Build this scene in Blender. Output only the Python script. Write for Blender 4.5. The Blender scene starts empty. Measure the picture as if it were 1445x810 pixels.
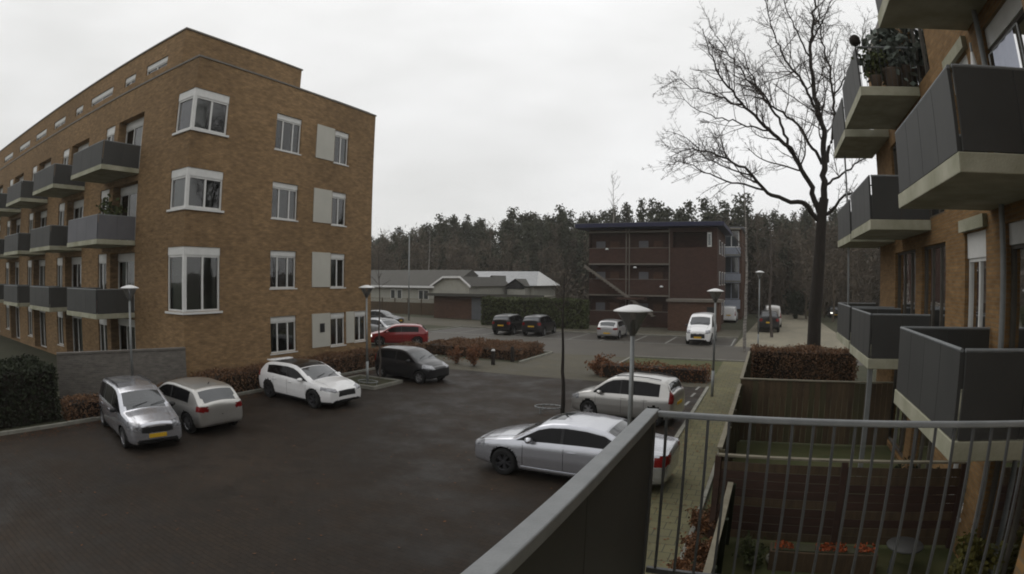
import bpy, math, random
import numpy as np
from mathutils import Matrix, Vector
R = math.radians
sc = bpy.context.scene
# ---------------------------------------------------------------- camera (wide equidistant lens), sky, sun, exposure
cam_d = bpy.data.cameras.new("camera"); cam = bpy.data.objects.new("camera", cam_d); sc.collection.objects.link(cam); sc.camera = cam
sc.render.resolution_x, sc.render.resolution_y = 1024, 574
sc.render.engine = 'CYCLES'
cam_d.type = 'PANO'
cam_d.panorama_type = 'FISHEYE_LENS_POLYNOMIAL'
cam_d.sensor_fit = 'HORIZONTAL'; cam_d.sensor_width = 36.0; cam_d.sensor_height = 36.0 * 574 / 1024
cam_d.fisheye_fov = R(180)
for _k, _v in (('k0', 0.0), ('k1', -(1445 / 36.0) / 813.04), ('k2', 0.0), ('k3', 0.0), ('k4', 0.0)):
    setattr(cam_d, 'fisheye_polynomial_' + _k, _v)
cam_d.clip_start = 0.02; cam_d.clip_end = 2000
_yaw, _pit, _rol = R(25.4523), R(-0.78244), R(-0.4512)
_Rm = (Matrix.Rotation(_yaw, 3, 'Z') @ Matrix.Rotation(_pit, 3, 'X') @ Matrix.Rotation(_rol, 3, 'Y'))
_rt, _fw, _up = _Rm @ Vector((1, 0, 0)), _Rm @ Vector((0, 1, 0)), _Rm @ Vector((0, 0, 1))
_M = Matrix.Identity(4)
for _i in range(3):
    _M[_i][0], _M[_i][1], _M[_i][2] = _rt[_i], _up[_i], -_fw[_i]
EYE = 4.3
_M[0][3], _M[1][3], _M[2][3] = 0, 0, EYE
cam.matrix_world = _M
sc.view_settings.view_transform = 'Standard'; sc.view_settings.look = 'None'
sc.view_settings.exposure = 0.0; sc.view_settings.gamma = 1.0; sc.view_settings.use_curve_mapping = False
sc.cycles.use_denoising = True; sc.cycles.filter_width = 1.9
sc.cycles.volume_bounces = 1; sc.cycles.max_bounces = 6; sc.cycles.diffuse_bounces = 3; sc.cycles.glossy_bounces = 3; sc.cycles.transparent_max_bounces = 8
SUN_EL, SUN_AZ = R(46), R(-60)          # azimuth clockwise from +Y
w = bpy.data.worlds.new("World"); sc.world = w; w.use_nodes = True
nt = w.node_tree; nt.nodes.clear()
def nn(t, ty, **kw):
    n = t.nodes.new(ty)
    for k, v in kw.items(): setattr(n, k, v)
    return n
_o = nn(nt, 'ShaderNodeOutputWorld'); _b = nn(nt, 'ShaderNodeBackground')
_s = nn(nt, 'ShaderNodeTexSky', sky_type='NISHITA', sun_disc=False, sun_elevation=SUN_EL, sun_rotation=SUN_AZ)
_sm = nn(nt, 'ShaderNodeVectorMath', operation='SCALE'); _sm.inputs['Scale'].default_value = 0.10
_tc = nn(nt, 'ShaderNodeTexCoord'); _mp = nn(nt, 'ShaderNodeMapping'); _mp.inputs['Scale'].default_value = (1.0, 1.0, 3.0)
_nz = nn(nt, 'ShaderNodeTexNoise'); _nz.inputs['Scale'].default_value = 1.3; _nz.inputs['Detail'].default_value = 4.0; _nz.inputs['Roughness'].default_value = 0.5
_cr = nn(nt, 'ShaderNodeValToRGB')
_cr.color_ramp.elements[0].position = 0.35; _cr.color_ramp.elements[0].color = (0.80, 0.80, 0.785, 1)
_cr.color_ramp.elements[1].position = 0.64; _cr.color_ramp.elements[1].color = (1.06, 1.06, 1.06, 1)
_mx = nn(nt, 'ShaderNodeMix', data_type='RGBA'); _mx.inputs['Factor'].default_value = 0.97
L = nt.links.new
L(_tc.outputs['Generated'], _mp.inputs['Vector']); L(_mp.outputs['Vector'], _nz.inputs['Vector']); L(_nz.outputs['Fac'], _cr.inputs['Fac'])
_sx = nn(nt, 'ShaderNodeSeparateXYZ'); _mr = nn(nt, 'ShaderNodeMapRange'); _ml = nn(nt, 'ShaderNodeVectorMath', operation='SCALE')      # overcast: a little brighter overhead
_mr.inputs['From Min'].default_value = 0.0; _mr.inputs['From Max'].default_value = 0.55; _mr.inputs['To Min'].default_value = 0.84; _mr.inputs['To Max'].default_value = 1.06
L(_tc.outputs['Generated'], _sx.inputs[0]); L(_sx.outputs['Z'], _mr.inputs['Value']); L(_cr.outputs['Color'], _ml.inputs[0]); L(_mr.outputs[0], _ml.inputs['Scale'])
L(_s.outputs['Color'], _sm.inputs[0]); L(_sm.outputs['Vector'], _mx.inputs['A']); L(_ml.outputs['Vector'], _mx.inputs['B'])
L(_mx.outputs['Result'], _b.inputs['Color']); _b.inputs['Strength'].default_value = 1.0
L(_b.outputs['Background'], _o.inputs['Surface'])
sun_d = bpy.data.lights.new("sun", 'SUN'); sun_d.energy = 0.5; sun_d.angle = R(35); sun_d.color = (1.0, 0.97, 0.93)
sun = bpy.data.objects.new("sun", sun_d); sc.collection.objects.link(sun)
_sd = Vector((math.sin(SUN_AZ) * math.cos(SUN_EL), math.cos(SUN_AZ) * math.cos(SUN_EL), math.sin(SUN_EL)))
sun.rotation_euler = _sd.to_track_quat('Z', 'Y').to_euler(); sun.location = (0, 0, 60)

# ---------------------------------------------------------------- helpers
rnd = random.Random(7)
MATS = {}
def mat(name, c1, c2=None, scale=3.0, rough=0.7, metal=0.0, bump=0.0, spec=0.3, detail=5.0, coat=0.0, world=False, bscale=None, stretch=None):
    """procedural material: two colours mixed by noise, with fine relief"""
    if name in MATS: return MATS[name]
    m = bpy.data.materials.new(name); m.use_nodes = True; t = m.node_tree
    p = t.nodes['Principled BSDF']; p.inputs['Roughness'].default_value = rough; p.inputs['Metallic'].default_value = metal
    p.inputs['Specular IOR Level'].default_value = spec
    if coat: p.inputs['Coat Weight'].default_value = coat; p.inputs['Coat Roughness'].default_value = 0.06
    if c2 is None: c2 = tuple(x * 0.86 for x in c1)
    if world:
        src = nn(t, 'ShaderNodeNewGeometry').outputs['Position']
    else:
        src = nn(t, 'ShaderNodeTexCoord').outputs['Object']
    if stretch:
        mp = nn(t, 'ShaderNodeMapping'); mp.inputs['Scale'].default_value = stretch; t.links.new(src, mp.inputs['Vector']); src = mp.outputs['Vector']
    nz = nn(t, 'ShaderNodeTexNoise'); nz.inputs['Scale'].default_value = scale; nz.inputs['Detail'].default_value = detail; nz.inputs['Roughness'].default_value = 0.6
    t.links.new(src, nz.inputs['Vector'])
    r = nn(t, 'ShaderNodeValToRGB'); r.color_ramp.elements[0].position = 0.32; r.color_ramp.elements[1].position = 0.68
    r.color_ramp.elements[0].color = (*c1, 1); r.color_ramp.elements[1].color = (*c2, 1)
    t.links.new(nz.outputs['Fac'], r.inputs['Fac']); t.links.new(r.outputs['Color'], p.inputs['Base Color'])
    if bump:
        n2 = nn(t, 'ShaderNodeTexNoise'); n2.inputs['Scale'].default_value = bscale or scale * 6; n2.inputs['Detail'].default_value = 3
        t.links.new(src, n2.inputs['Vector'])
        b = nn(t, 'ShaderNodeBump'); b.inputs['Strength'].default_value = bump; b.inputs['Distance'].default_value = 0.02
        t.links.new(n2.outputs['Fac'], b.inputs['Height']); t.links.new(b.outputs['Normal'], p.inputs['Normal'])
    MATS[name] = m; return m
def brick_mat(name, ca, cb, mortar, bw=0.21, bh=0.0625, msize=0.011, stain=0.35, flat=False, rough=0.85):
    if name in MATS: return MATS[name]
    m = bpy.data.materials.new(name); m.use_nodes = True; t = m.node_tree; p = t.nodes['Principled BSDF']; p.inputs['Roughness'].default_value = rough; p.inputs['Specular IOR Level'].default_value = 0.15
    g = nn(t, 'ShaderNodeNewGeometry'); s = nn(t, 'ShaderNodeSeparateXYZ'); t.links.new(g.outputs['Position'], s.inputs[0])
    c = nn(t, 'ShaderNodeCombineXYZ')
    if flat:
        t.links.new(s.outputs['X'], c.inputs[0]); t.links.new(s.outputs['Y'], c.inputs[1])
    else:
        a = nn(t, 'ShaderNodeMath', operation='ADD'); t.links.new(s.outputs['X'], a.inputs[0]); t.links.new(s.outputs['Y'], a.inputs[1])
        t.links.new(a.outputs[0], c.inputs[0]); t.links.new(s.outputs['Z'], c.inputs[1])
    b = nn(t, 'ShaderNodeTexBrick'); b.inputs['Scale'].default_value = 1.0; b.inputs['Brick Width'].default_value = bw; b.inputs['Row Height'].default_value = bh
    b.inputs['Mortar Size'].default_value = msize; b.inputs['Bias'].default_value = 0.0
    b.inputs['Color1'].default_value = (*ca, 1); b.inputs['Color2'].default_value = (*cb, 1); b.inputs['Mortar'].default_value = (*mortar, 1)
    t.links.new(c.outputs[0], b.inputs['Vector'])
    mp = nn(t, 'ShaderNodeMapping'); mp.inputs['Scale'].default_value = (0.9, 0.9, 0.9) if flat else (3.2, 3.2, 9.0)
    t.links.new(g.outputs['Position'], mp.inputs['Vector'])
    nz = nn(t, 'ShaderNodeTexNoise'); nz.inputs['Scale'].default_value = 0.9; nz.inputs['Detail'].default_value = 6; nz.inputs['Roughness'].default_value = 0.65
    t.links.new(mp.outputs[0], nz.inputs['Vector'])
    mr = nn(t, 'ShaderNodeMapRange'); mr.inputs['From Min'].default_value = 0.3; mr.inputs['From Max'].default_value = 0.7
    mr.inputs['To Min'].default_value = 1 - stain; mr.inputs['To Max'].default_value = 1 + stain * 0.5
    t.links.new(nz.outputs['Fac'], mr.inputs['Value'])
    n3 = nn(t, 'ShaderNodeTexNoise'); n3.inputs['Scale'].default_value = 0.22; n3.inputs['Detail'].default_value = 3; t.links.new(g.outputs['Position'], n3.inputs['Vector'])
    m3 = nn(t, 'ShaderNodeMapRange'); m3.inputs['From Min'].default_value = 0.35; m3.inputs['From Max'].default_value = 0.65; m3.inputs['To Min'].default_value = 1 - stain * 0.45; m3.inputs['To Max'].default_value = 1 + stain * 0.25
    t.links.new(n3.outputs['Fac'], m3.inputs['Value']); mm = nn(t, 'ShaderNodeMath', operation='MULTIPLY'); t.links.new(mr.outputs[0], mm.inputs[0]); t.links.new(m3.outputs[0], mm.inputs[1])
    if flat:
        m4 = nn(t, 'ShaderNodeMapRange'); m4.inputs['From Min'].default_value = 0.35; m4.inputs['From Max'].default_value = 0.68; m4.inputs['To Min'].default_value = rough - 0.2; m4.inputs['To Max'].default_value = rough + 0.15
        t.links.new(nz.outputs['Fac'], m4.inputs['Value']); t.links.new(m4.outputs[0], p.inputs['Roughness'])
    v = nn(t, 'ShaderNodeVectorMath', operation='SCALE'); t.links.new(b.outputs['Color'], v.inputs[0]); t.links.new(mm.outputs[0], v.inputs['Scale'])
    t.links.new(v.outputs[0], p.inputs['Base Color'])
    bp = nn(t, 'ShaderNodeBump'); bp.inputs['Strength'].default_value = 0.5; bp.inputs['Distance'].default_value = 0.01; bp.invert = True
    t.links.new(b.outputs['Fac'], bp.inputs['Height']); t.links.new(bp.outputs[0], p.inputs['Normal'])
    MATS[name] = m; return m
def glass_mat(name, tint=(0.55, 0.6, 0.6)):
    if name in MATS: return MATS[name]
    m = bpy.data.materials.new(name); m.use_nodes = True; t = m.node_tree; t.nodes.clear()
    o = nn(t, 'ShaderNodeOutputMaterial'); tr = nn(t, 'ShaderNodeBsdfTransparent'); gl = nn(t, 'ShaderNodeBsdfGlossy')
    tr.inputs['Color'].default_value = (*tint, 1); gl.inputs['Roughness'].default_value = 0.03
    tcn = nn(t, 'ShaderNodeTexCoord'); nz = nn(t, 'ShaderNodeTexNoise'); nz.inputs['Scale'].default_value = 1.7
    bp = nn(t, 'ShaderNodeBump'); bp.inputs['Strength'].default_value = 0.08; bp.inputs['Distance'].default_value = 0.03
    t.links.new(tcn.outputs['Object'], nz.inputs['Vector']); t.links.new(nz.outputs['Fac'], bp.inputs['Height']); t.links.new(bp.outputs[0], gl.inputs['Normal'])
    fr = nn(t, 'ShaderNodeFresnel'); fr.inputs['IOR'].default_value = 2.0
    mx = nn(t, 'ShaderNodeMixShader'); t.links.new(fr.outputs[0], mx.inputs[0]); t.links.new(tr.outputs[0], mx.inputs[1]); t.links.new(gl.outputs[0], mx.inputs[2])
    t.links.new(mx.outputs[0], o.inputs['Surface']); MATS[name] = m; return m

COL = sc.collection
def tag(o, label=None, cat=None, group=None, kind=None):
    if label: o['label'] = label
    if cat: o['category'] = cat
    if group: o['group'] = group
    if kind: o['kind'] = kind
    return o
def empty(name, loc=(0, 0, 0), rz=0.0, label=None, cat=None, group=None):
    o = bpy.data.objects.new(name, None); COL.objects.link(o); o.location = loc; o.rotation_euler = (0, 0, rz); o.empty_display_size = 0.2
    return tag(o, label, cat, group)
def link(name, me, parent=None, loc=None, rz=0.0):
    o = bpy.data.objects.new(name, me); COL.objects.link(o)
    if parent is not None: o.parent = parent
    if loc is not None: o.location = loc
    if rz: o.rotation_euler = (0, 0, rz)
    return o
def mesh(name, v, f, m, smooth=False):
    me = bpy.data.meshes.new(name)
    if isinstance(v, np.ndarray) and isinstance(f, np.ndarray):
        n = f.shape[1]
        me.vertices.add(len(v)); me.vertices.foreach_set('co', np.ascontiguousarray(v, np.float32).ravel())
        me.loops.add(f.size); me.loops.foreach_set('vertex_index', np.ascontiguousarray(f, np.int32).ravel())
        me.polygons.add(len(f)); me.polygons.foreach_set('loop_start', np.arange(0, f.size, n, dtype=np.int32))
        me.update(calc_edges=True)
    else:
        me.from_pydata([tuple(x) for x in v], [], f)
    for x in (m if isinstance(m, (list, tuple)) else [m]): me.materials.append(x)
    if smooth: me.polygons.foreach_set('use_smooth', np.ones(len(me.polygons), dtype=bool))
    me.update(); return me
class MB:
    """collects boxes, bars and sheets into one mesh"""
    def __init__(s): s.v = []; s.f = []
    def add(s, v, f):
        n = len(s.v); s.v += [tuple(x) for x in v]; s.f += [tuple(i + n for i in q) for q in f]; return s
    def hexa(s, p): return s.add(p, [(0, 3, 2, 1), (4, 5, 6, 7), (0, 1, 5, 4), (1, 2, 6, 5), (2, 3, 7, 6), (3, 0, 4, 7)])
    def box(s, x0, x1, y0, y1, z0, z1):
        return s.hexa([(x0, y0, z0), (x1, y0, z0), (x1, y1, z0), (x0, y1, z0), (x0, y0, z1), (x1, y0, z1), (x1, y1, z1), (x0, y1, z1)])
    def wbox(s, P, u0, u1, z0, z1, d0, d1):
        return s.hexa([P(u0, z0, d0), P(u1, z0, d0), P(u1, z0, d1), P(u0, z0, d1), P(u0, z1, d0), P(u1, z1, d0), P(u1, z1, d1), P(u0, z1, d1)])
    def quad(s, a, b, c, d): return s.add([a, b, c, d], [(0, 1, 2, 3)])
    def bar(s, a, b, r, n=8, r2=None):
        a, b = Vector(a), Vector(b); d = (b - a).normalized(); q = d.to_track_quat('Z', 'Y'); r2 = r if r2 is None else r2
        v = [a + q @ Vector((math.cos(2 * math.pi * i / n) * r, math.sin(2 * math.pi * i / n) * r, 0)) for i in range(n)]
        v += [b + q @ Vector((math.cos(2 * math.pi * i / n) * r2, math.sin(2 * math.pi * i / n) * r2, 0)) for i in range(n)]
        f = [(i, (i + 1) % n, n + (i + 1) % n, n + i) for i in range(n)] + [tuple(range(n))[::-1], tuple(range(n, 2 * n))]
        return s.add(v, f)
    def tube(s, pts, r, n=8):
        for a, b in zip(pts[:-1], pts[1:]): s.bar(a, b, r, n)
        return s
    def lathe(s, prof, n=20, c=(0, 0, 0)):
        v = []; f = []
        for r, z in prof:
            for i in range(n):
                a = 2 * math.pi * i / n; v.append((c[0] + r * math.cos(a), c[1] + r * math.sin(a), c[2] + z))
        for j in range(len(prof) - 1):
            for i in range(n): f.append((j * n + i, j * n + (i + 1) % n, (j + 1) * n + (i + 1) % n, (j + 1) * n + i))
        return s.add(v, f)
    def build(s, name, m, parent=None, smooth=False, bevel=0.0, loc=None, rz=0.0):
        o = link(name, mesh(name, s.v, s.f, m, smooth), parent, loc, rz)
        if bevel:
            b = o.modifiers.new('bevel', 'BEVEL'); b.width = bevel; b.segments = 2; b.limit_method = 'ANGLE'
        return o
def copy_tree(o, parent=None):
    c = o.copy(); COL.objects.link(c); c.parent = parent
    for ch in list(o.children): copy_tree(ch, c)
    return c

# ---------------------------------------------------------------- materials
M_brick = brick_mat('yellow_brick', (0.305, 0.188, 0.090), (0.222, 0.135, 0.064), (0.20, 0.145, 0.088), stain=0.40)
M_brick_r = brick_mat('ochre_brick', (0.27, 0.158, 0.066), (0.195, 0.108, 0.043), (0.20, 0.14, 0.08), stain=0.3)
M_redbrick = brick_mat('dark_red_brick', (0.068, 0.034, 0.027), (0.051, 0.026, 0.021), (0.07, 0.045, 0.035), stain=0.25)
M_brownbrick = brick_mat('brown_brick', (0.11, 0.055, 0.034), (0.085, 0.042, 0.028), (0.09, 0.06, 0.045), stain=0.25)
M_greybrick = brick_mat('grey_brick', (0.16, 0.145, 0.13), (0.12, 0.11, 0.10), (0.15, 0.14, 0.125), stain=0.3)
M_darkframe = mat('dark_frame', (0.085, 0.075, 0.06), (0.065, 0.058, 0.048), 3, 0.6)
M_white = mat('white_frame', (0.62, 0.62, 0.60), (0.55, 0.55, 0.53), 4, 0.45)
M_panel_w = mat('pale_panel', (0.44, 0.43, 0.38), (0.40, 0.39, 0.345), 1.5, 0.6)
M_conc = mat('weathered_concrete', (0.40, 0.385, 0.30), (0.25, 0.25, 0.175), 1.6, 0.85, bump=0.2, bscale=30)
M_conc_u = mat('concrete_soffit', (0.20, 0.185, 0.15), (0.15, 0.14, 0.11), 1.2, 0.9)
M_steel_d = mat('dark_grey_sheet', (0.056, 0.056, 0.053), (0.044, 0.044, 0.042), 1.2, 0.62, bump=0.05, spec=0.3)
M_steel_m = mat('mid_grey_sheet', (0.13, 0.13, 0.14), (0.11, 0.11, 0.12), 1.2, 0.6)
M_rail = mat('grey_rail', (0.22, 0.23, 0.235), (0.17, 0.18, 0.185), 9.0, 0.5, bump=0.08, bscale=120)
M_rail_d = mat('dark_rail', (0.085, 0.088, 0.09), (0.065, 0.068, 0.07), 9.0, 0.5)
M_glass = glass_mat('window_glass')
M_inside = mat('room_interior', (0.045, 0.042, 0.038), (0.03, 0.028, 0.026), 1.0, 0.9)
M_curt = mat('net_curtain', (0.56, 0.56, 0.53), (0.48, 0.48, 0.46), 3.0, 0.9)
M_curt_g = mat('green_curtain', (0.27, 0.29, 0.24), (0.22, 0.24, 0.19), 3.0, 0.9)
M_curt_r = mat('brown_curtain', (0.14, 0.06, 0.045), (0.11, 0.05, 0.04), 3.0, 0.9)
M_black = mat('black_plastic', (0.018, 0.018, 0.019), (0.013, 0.013, 0.014), 8, 0.55)
M_galv = mat('galvanised_steel', (0.26, 0.27, 0.27), (0.20, 0.21, 0.21), 6, 0.5, metal=0.35)
M_lampw = mat('lamp_white', (0.72, 0.72, 0.71), (0.64, 0.64, 0.63), 3, 0.4)
M_bark = mat('dark_bark', (0.032, 0.026, 0.022), (0.018, 0.015, 0.012), 9, 0.95, bump=0.6, bscale=22, stretch=(1, 1, 0.25))
M_twig = mat('twig_brown', (0.085, 0.071, 0.062), (0.060, 0.050, 0.044), 3, 0.95)
M_birch = mat('birch_bark', (0.36, 0.34, 0.31), (0.07, 0.06, 0.055), 5, 0.85, stretch=(1, 1, 4))
M_navy = mat('navy_roof', (0.020, 0.022, 0.055), (0.016, 0.018, 0.045), 2, 0.6)
M_rooftile = mat('grey_roof_tile', (0.070, 0.066, 0.058), (0.052, 0.050, 0.044), 2.5, 0.85, bump=0.3)
M_asph = mat('wet_asphalt', (0.046, 0.039, 0.030), (0.035, 0.030, 0.0235), 0.35, 0.62, bump=0.25, bscale=60, world=True, detail=8)
M_road = mat('road_asphalt', (0.070, 0.062, 0.050), (0.056, 0.050, 0.040), 0.5, 0.7, bump=0.2, bscale=60, world=True, detail=8)
M_line = mat('worn_white_paint', (0.30, 0.30, 0.28), (0.16, 0.155, 0.14), 6, 0.75, world=True)
M_kerb = mat('kerb_concrete', (0.25, 0.245, 0.21), (0.17, 0.165, 0.14), 2.5, 0.85, bump=0.2)
# ---------------------------------------------------------------- the setting
def sheet(name, poly, z, m, kind='structure'):
    me = mesh(name, [(x, y, z) for x, y in poly], [tuple(range(len(poly)))], m)
    o = link(name, me); o['kind'] = kind; return o
def rect(x0, x1, y0, y1): return [(x0, y0), (x1, y0), (x1, y1), (x0, y1)]
M_ground = mat('bare_soil_and_grass', (0.050, 0.046, 0.026), (0.032, 0.036, 0.018), 0.8, 0.95, bump=0.4, bscale=25, world=True, detail=8)
M_paver = brick_mat('dark_pavers', (0.0335, 0.0240, 0.0170), (0.0260, 0.0195, 0.0143), (0.0165, 0.0135, 0.0100), bw=0.22, bh=0.11, msize=0.006, stain=0.5, flat=True, rough=0.7)
M_tile = brick_mat('path_slabs', (0.155, 0.144, 0.080), (0.130, 0.120, 0.067), (0.06, 0.06, 0.045), bw=0.3, bh=0.3, msize=0.008, stain=0.3, flat=True)
M_tile2 = brick_mat('pale_pavers', (0.108, 0.098, 0.072), (0.090, 0.082, 0.061), (0.07, 0.066, 0.055), bw=0.22, bh=0.11, msize=0.006, stain=0.3, flat=True)
M_tile3 = brick_mat('side_road_pavers', (0.26, 0.235, 0.175), (0.22, 0.20, 0.15), (0.12, 0.11, 0.09), bw=0.22, bh=0.11, msize=0.006, stain=0.3, flat=True)  # distance haze and grazing sheen put into this lighter paver colour
M_lawn = mat('lawn', (0.050, 0.060, 0.020), (0.075, 0.072, 0.030), 1.5, 0.95, bump=0.5, bscale=60, world=True)
sheet('ground', rect(-400, 400, -200, 500), 0.0, M_ground)
sheet('parking_lot', rect(-17.2, -2.3, -14, 23.2), 0.006, M_paver)
sheet('pavement', rect(-17.2, -2.3, 23.2, 26.6), 0.010, M_tile2)
sheet('driveway', rect(-12.2, -7.4, 26.6, 31.2), 0.012, M_tile2)
sheet('road', rect(-80, 60, 31.2, 38.6), 0.008, M_road)
sheet('parking_bays', rect(-26, -2.2, 38.6, 44.2), 0.010, M_asph)
sheet('side_road', [(-2.2, 38.6), (6.4, 38.6), (5.6, 92), (0.2, 92)], 0.010, M_tile3)
sheet('pavement', rect(-40, -16.5, 44.2, 52.2), 0.014, M_tile2)
sheet('forecourt', rect(-16.5, -2.2, 44.2, 51.9), 0.016, M_tile2)
sheet('footpath', rect(-2.3, -1.0, -6, 31.2), 0.030, M_tile)
sheet('lawn', rect(-0.9, 3.6, 9.2, 21.8), 0.012, M_lawn)
sheet('lawn', rect(-0.9, 3.6, 2.7, 9.2), 0.012, M_lawn)
sheet('verge', rect(-7.4, -2.3, 26.6, 31.2), 0.012, M_lawn)
def kerb(pts, w_=0.12, h=0.10):
    mb = MB()
    for (x0, y0), (x1, y1) in zip(pts[:-1], pts[1:]):
        d = Vector((x1 - x0, y1 - y0, 0)); n_ = max(1, round(d.length / 1.0)); u = d / n_; t = Vector((-d.y, d.x, 0)).normalized() * w_ / 2
        for i in range(n_):
            a = Vector((x0, y0, 0)) + u * (i + 0.006); b = Vector((x0, y0, 0)) + u * (i + 0.994); z = Vector((0, 0, h + rnd.uniform(-.006, .006)))
            mb.hexa([a - t, b - t, b + t, a + t, a - t + z, b - t + z, b + t + z, a + t + z])
    o = mb.build('kerb', M_kerb); o['kind'] = 'structure'; return o
kerb([(-17.2, -14), (-17.2, 23.2)]); kerb([(-2.3, -6), (-2.3, 23.2)], h=0.07); kerb([(-12.2, 31.2), (-40, 31.2)]); kerb([(-7.4, 31.2), (-1.0, 31.2)]); kerb([(-26, 38.6), (-26, 44.2)])
kerb([(-26, 44.2), (-2.2, 44.2)]); kerb([(-40, 38.4), (-30, 38.3), (-27.5, 39.0), (-26.1, 40.6)])
kerb([(-1.0, 3), (-1.0, 31)], w_=0.08, h=0.05); kerb([(-12.2, 26.6), (-12.2, 31.2)]); kerb([(-7.4, 26.6), (-7.4, 31.2)]); kerb([(-17.2, 23.2), (-17.2, 26.6)])
ln = MB()
def stripe(x0, y0, x1, y1, w_=0.10):
    d = Vector((x1 - x0, y1 - y0, 0)); t = Vector((-d.y, d.x, 0)).normalized() * w_ / 2; a = Vector((x0, y0, 0.018)); b = Vector((x1, y1, 0.018))
    m_ = MB().quad(a - t, b - t, b + t, a + t).build('bay_line', M_line); m_['kind'] = 'structure'
for x in (-25.8, -23.4, -21.0, -18.7, -16.35, -14.0, -11.65, -9.3, -6.95, -4.6, -2.4): stripe(x, 39.0, x, 44.0)
stripe(-25.9, 38.75, -2.3, 38.75, 0.14)
for y in (19.6, 21.2, 22.6): stripe(-2.72, y, -2.66, y + 0.75, 0.09)

# ---------------------------------------------------------------- walls with openings, windows, balconies
def wall(P, u0, u1, z0, z1, ops, depth=0.16, noreveal=()):
    us = sorted({u0, u1} | {x for o in ops for x in o[:2]}); zs = sorted({z0, z1} | {x for o in ops for x in o[2:4]})
    mb = MB()
    for a, b in zip(us[:-1], us[1:]):
        for c, d in zip(zs[:-1], zs[1:]):
            mu, mz = (a + b) / 2, (c + d) / 2
            if any(o[0] < mu < o[1] and o[2] < mz < o[3] for o in ops): continue
            mb.quad(P(a, c, 0), P(b, c, 0), P(b, d, 0), P(a, d, 0))
    for a, b, c, d in [o[:4] for o in ops]:
        for (p, q) in (((a, c), (b, c)), ((b, d), (a, d)), ((b, c), (b, d)), ((a, d), (a, c))):
            if p[0] == q[0] and p[0] in noreveal: continue
            mb.quad(P(p[0], p[1], 0), P(q[0], q[1], 0), P(q[0], q[1], -depth), P(p[0], p[1], -depth))
    return mb
def window(parent, P, a, b, c, d, n=2, box=0.22, sill=True, curtain=None, cover=0.5, rec=0.10, fr=0.055, mullions=None, transom=None, name='window', room=True, fm=None, full=False):
    """white frame; children: panes, roller box, sill, curtains"""
    g = 0.004; a0, b0, c0, d0 = a + g, b - g, c + g, d - g
    f = MB(); top = d0 - box
    f.wbox(P, a0, a0 + fr, c0, top, -rec - 0.05, -rec + 0.02); f.wbox(P, b0 - fr, b0, c0, top, -rec - 0.05, -rec + 0.02)
    f.wbox(P, a0 + fr, b0 - fr, c0, c0 + fr, -rec - 0.05, -rec + 0.02); f.wbox(P, a0 + fr, b0 - fr, top - fr, top, -rec - 0.05, -rec + 0.02)
    ms = mullions or [a0 + (b0 - a0) * i / n for i in range(1, n)]
    for m_ in ms: f.wbox(P, m_ - fr * 0.6, m_ + fr * 0.6, c0 + fr, top - fr, -rec - 0.05, -rec + 0.012)
    if transom: f.wbox(P, a0 + fr, b0 - fr, transom - fr / 2, transom + fr / 2, -rec - 0.045, -rec + 0.008)
    o = f.build(name, fm or M_white, parent)
    edges = [a0 + fr] + ms + [b0 - fr]
    for i, (p, q) in enumerate(zip(edges[:-1], edges[1:])):
        l = p + (0 if i == 0 else fr * 0.6); r_ = q - (0 if i == len(edges) - 2 else fr * 0.6)
        MB().quad(P(l, c0 + fr, -rec - 0.02), P(r_, c0 + fr, -rec - 0.02), P(r_, top - fr, -rec - 0.02), P(l, top - fr, -rec - 0.02)).build('pane', M_glass, o)
        if curtain is not None and i % 2 < 2 and rnd.random() < cover:
            m_ = MB(); k = 10; pv = []
            cw = (r_ - l) * (0.995 if full else rnd.uniform(0.45, 0.97)); s0 = l if rnd.random() < 0.5 else r_ - cw
            for j in range(k * 2 + 1):
                uu = s0 + cw * j / (k * 2); dd_ = -rec - 0.12 + (0.025 if j % 2 else -0.025)
                pv.append((uu, dd_))
            for (ua, da), (ub, db) in zip(pv[:-1], pv[1:]): m_.quad(P(ua, c0 + 0.05, da), P(ub, c0 + 0.05, db), P(ub, top - 0.03, db), P(ua, top - 0.03, da))
            m_.build('curtain', curtain, o)
    if box > 0: MB().wbox(P, a0, b0, top + 0.003, d0, -rec - 0.06, -rec + 0.045).build('shutter_box', M_white, o)
    if sill: MB().wbox(P, a - 0.05, b + 0.05, c - 0.05, c - 0.002, -rec, 0.03).build('sill', M_white, o)
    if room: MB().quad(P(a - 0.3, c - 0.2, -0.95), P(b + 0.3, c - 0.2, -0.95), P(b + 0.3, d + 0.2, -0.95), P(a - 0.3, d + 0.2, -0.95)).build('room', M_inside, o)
    return o
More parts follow.
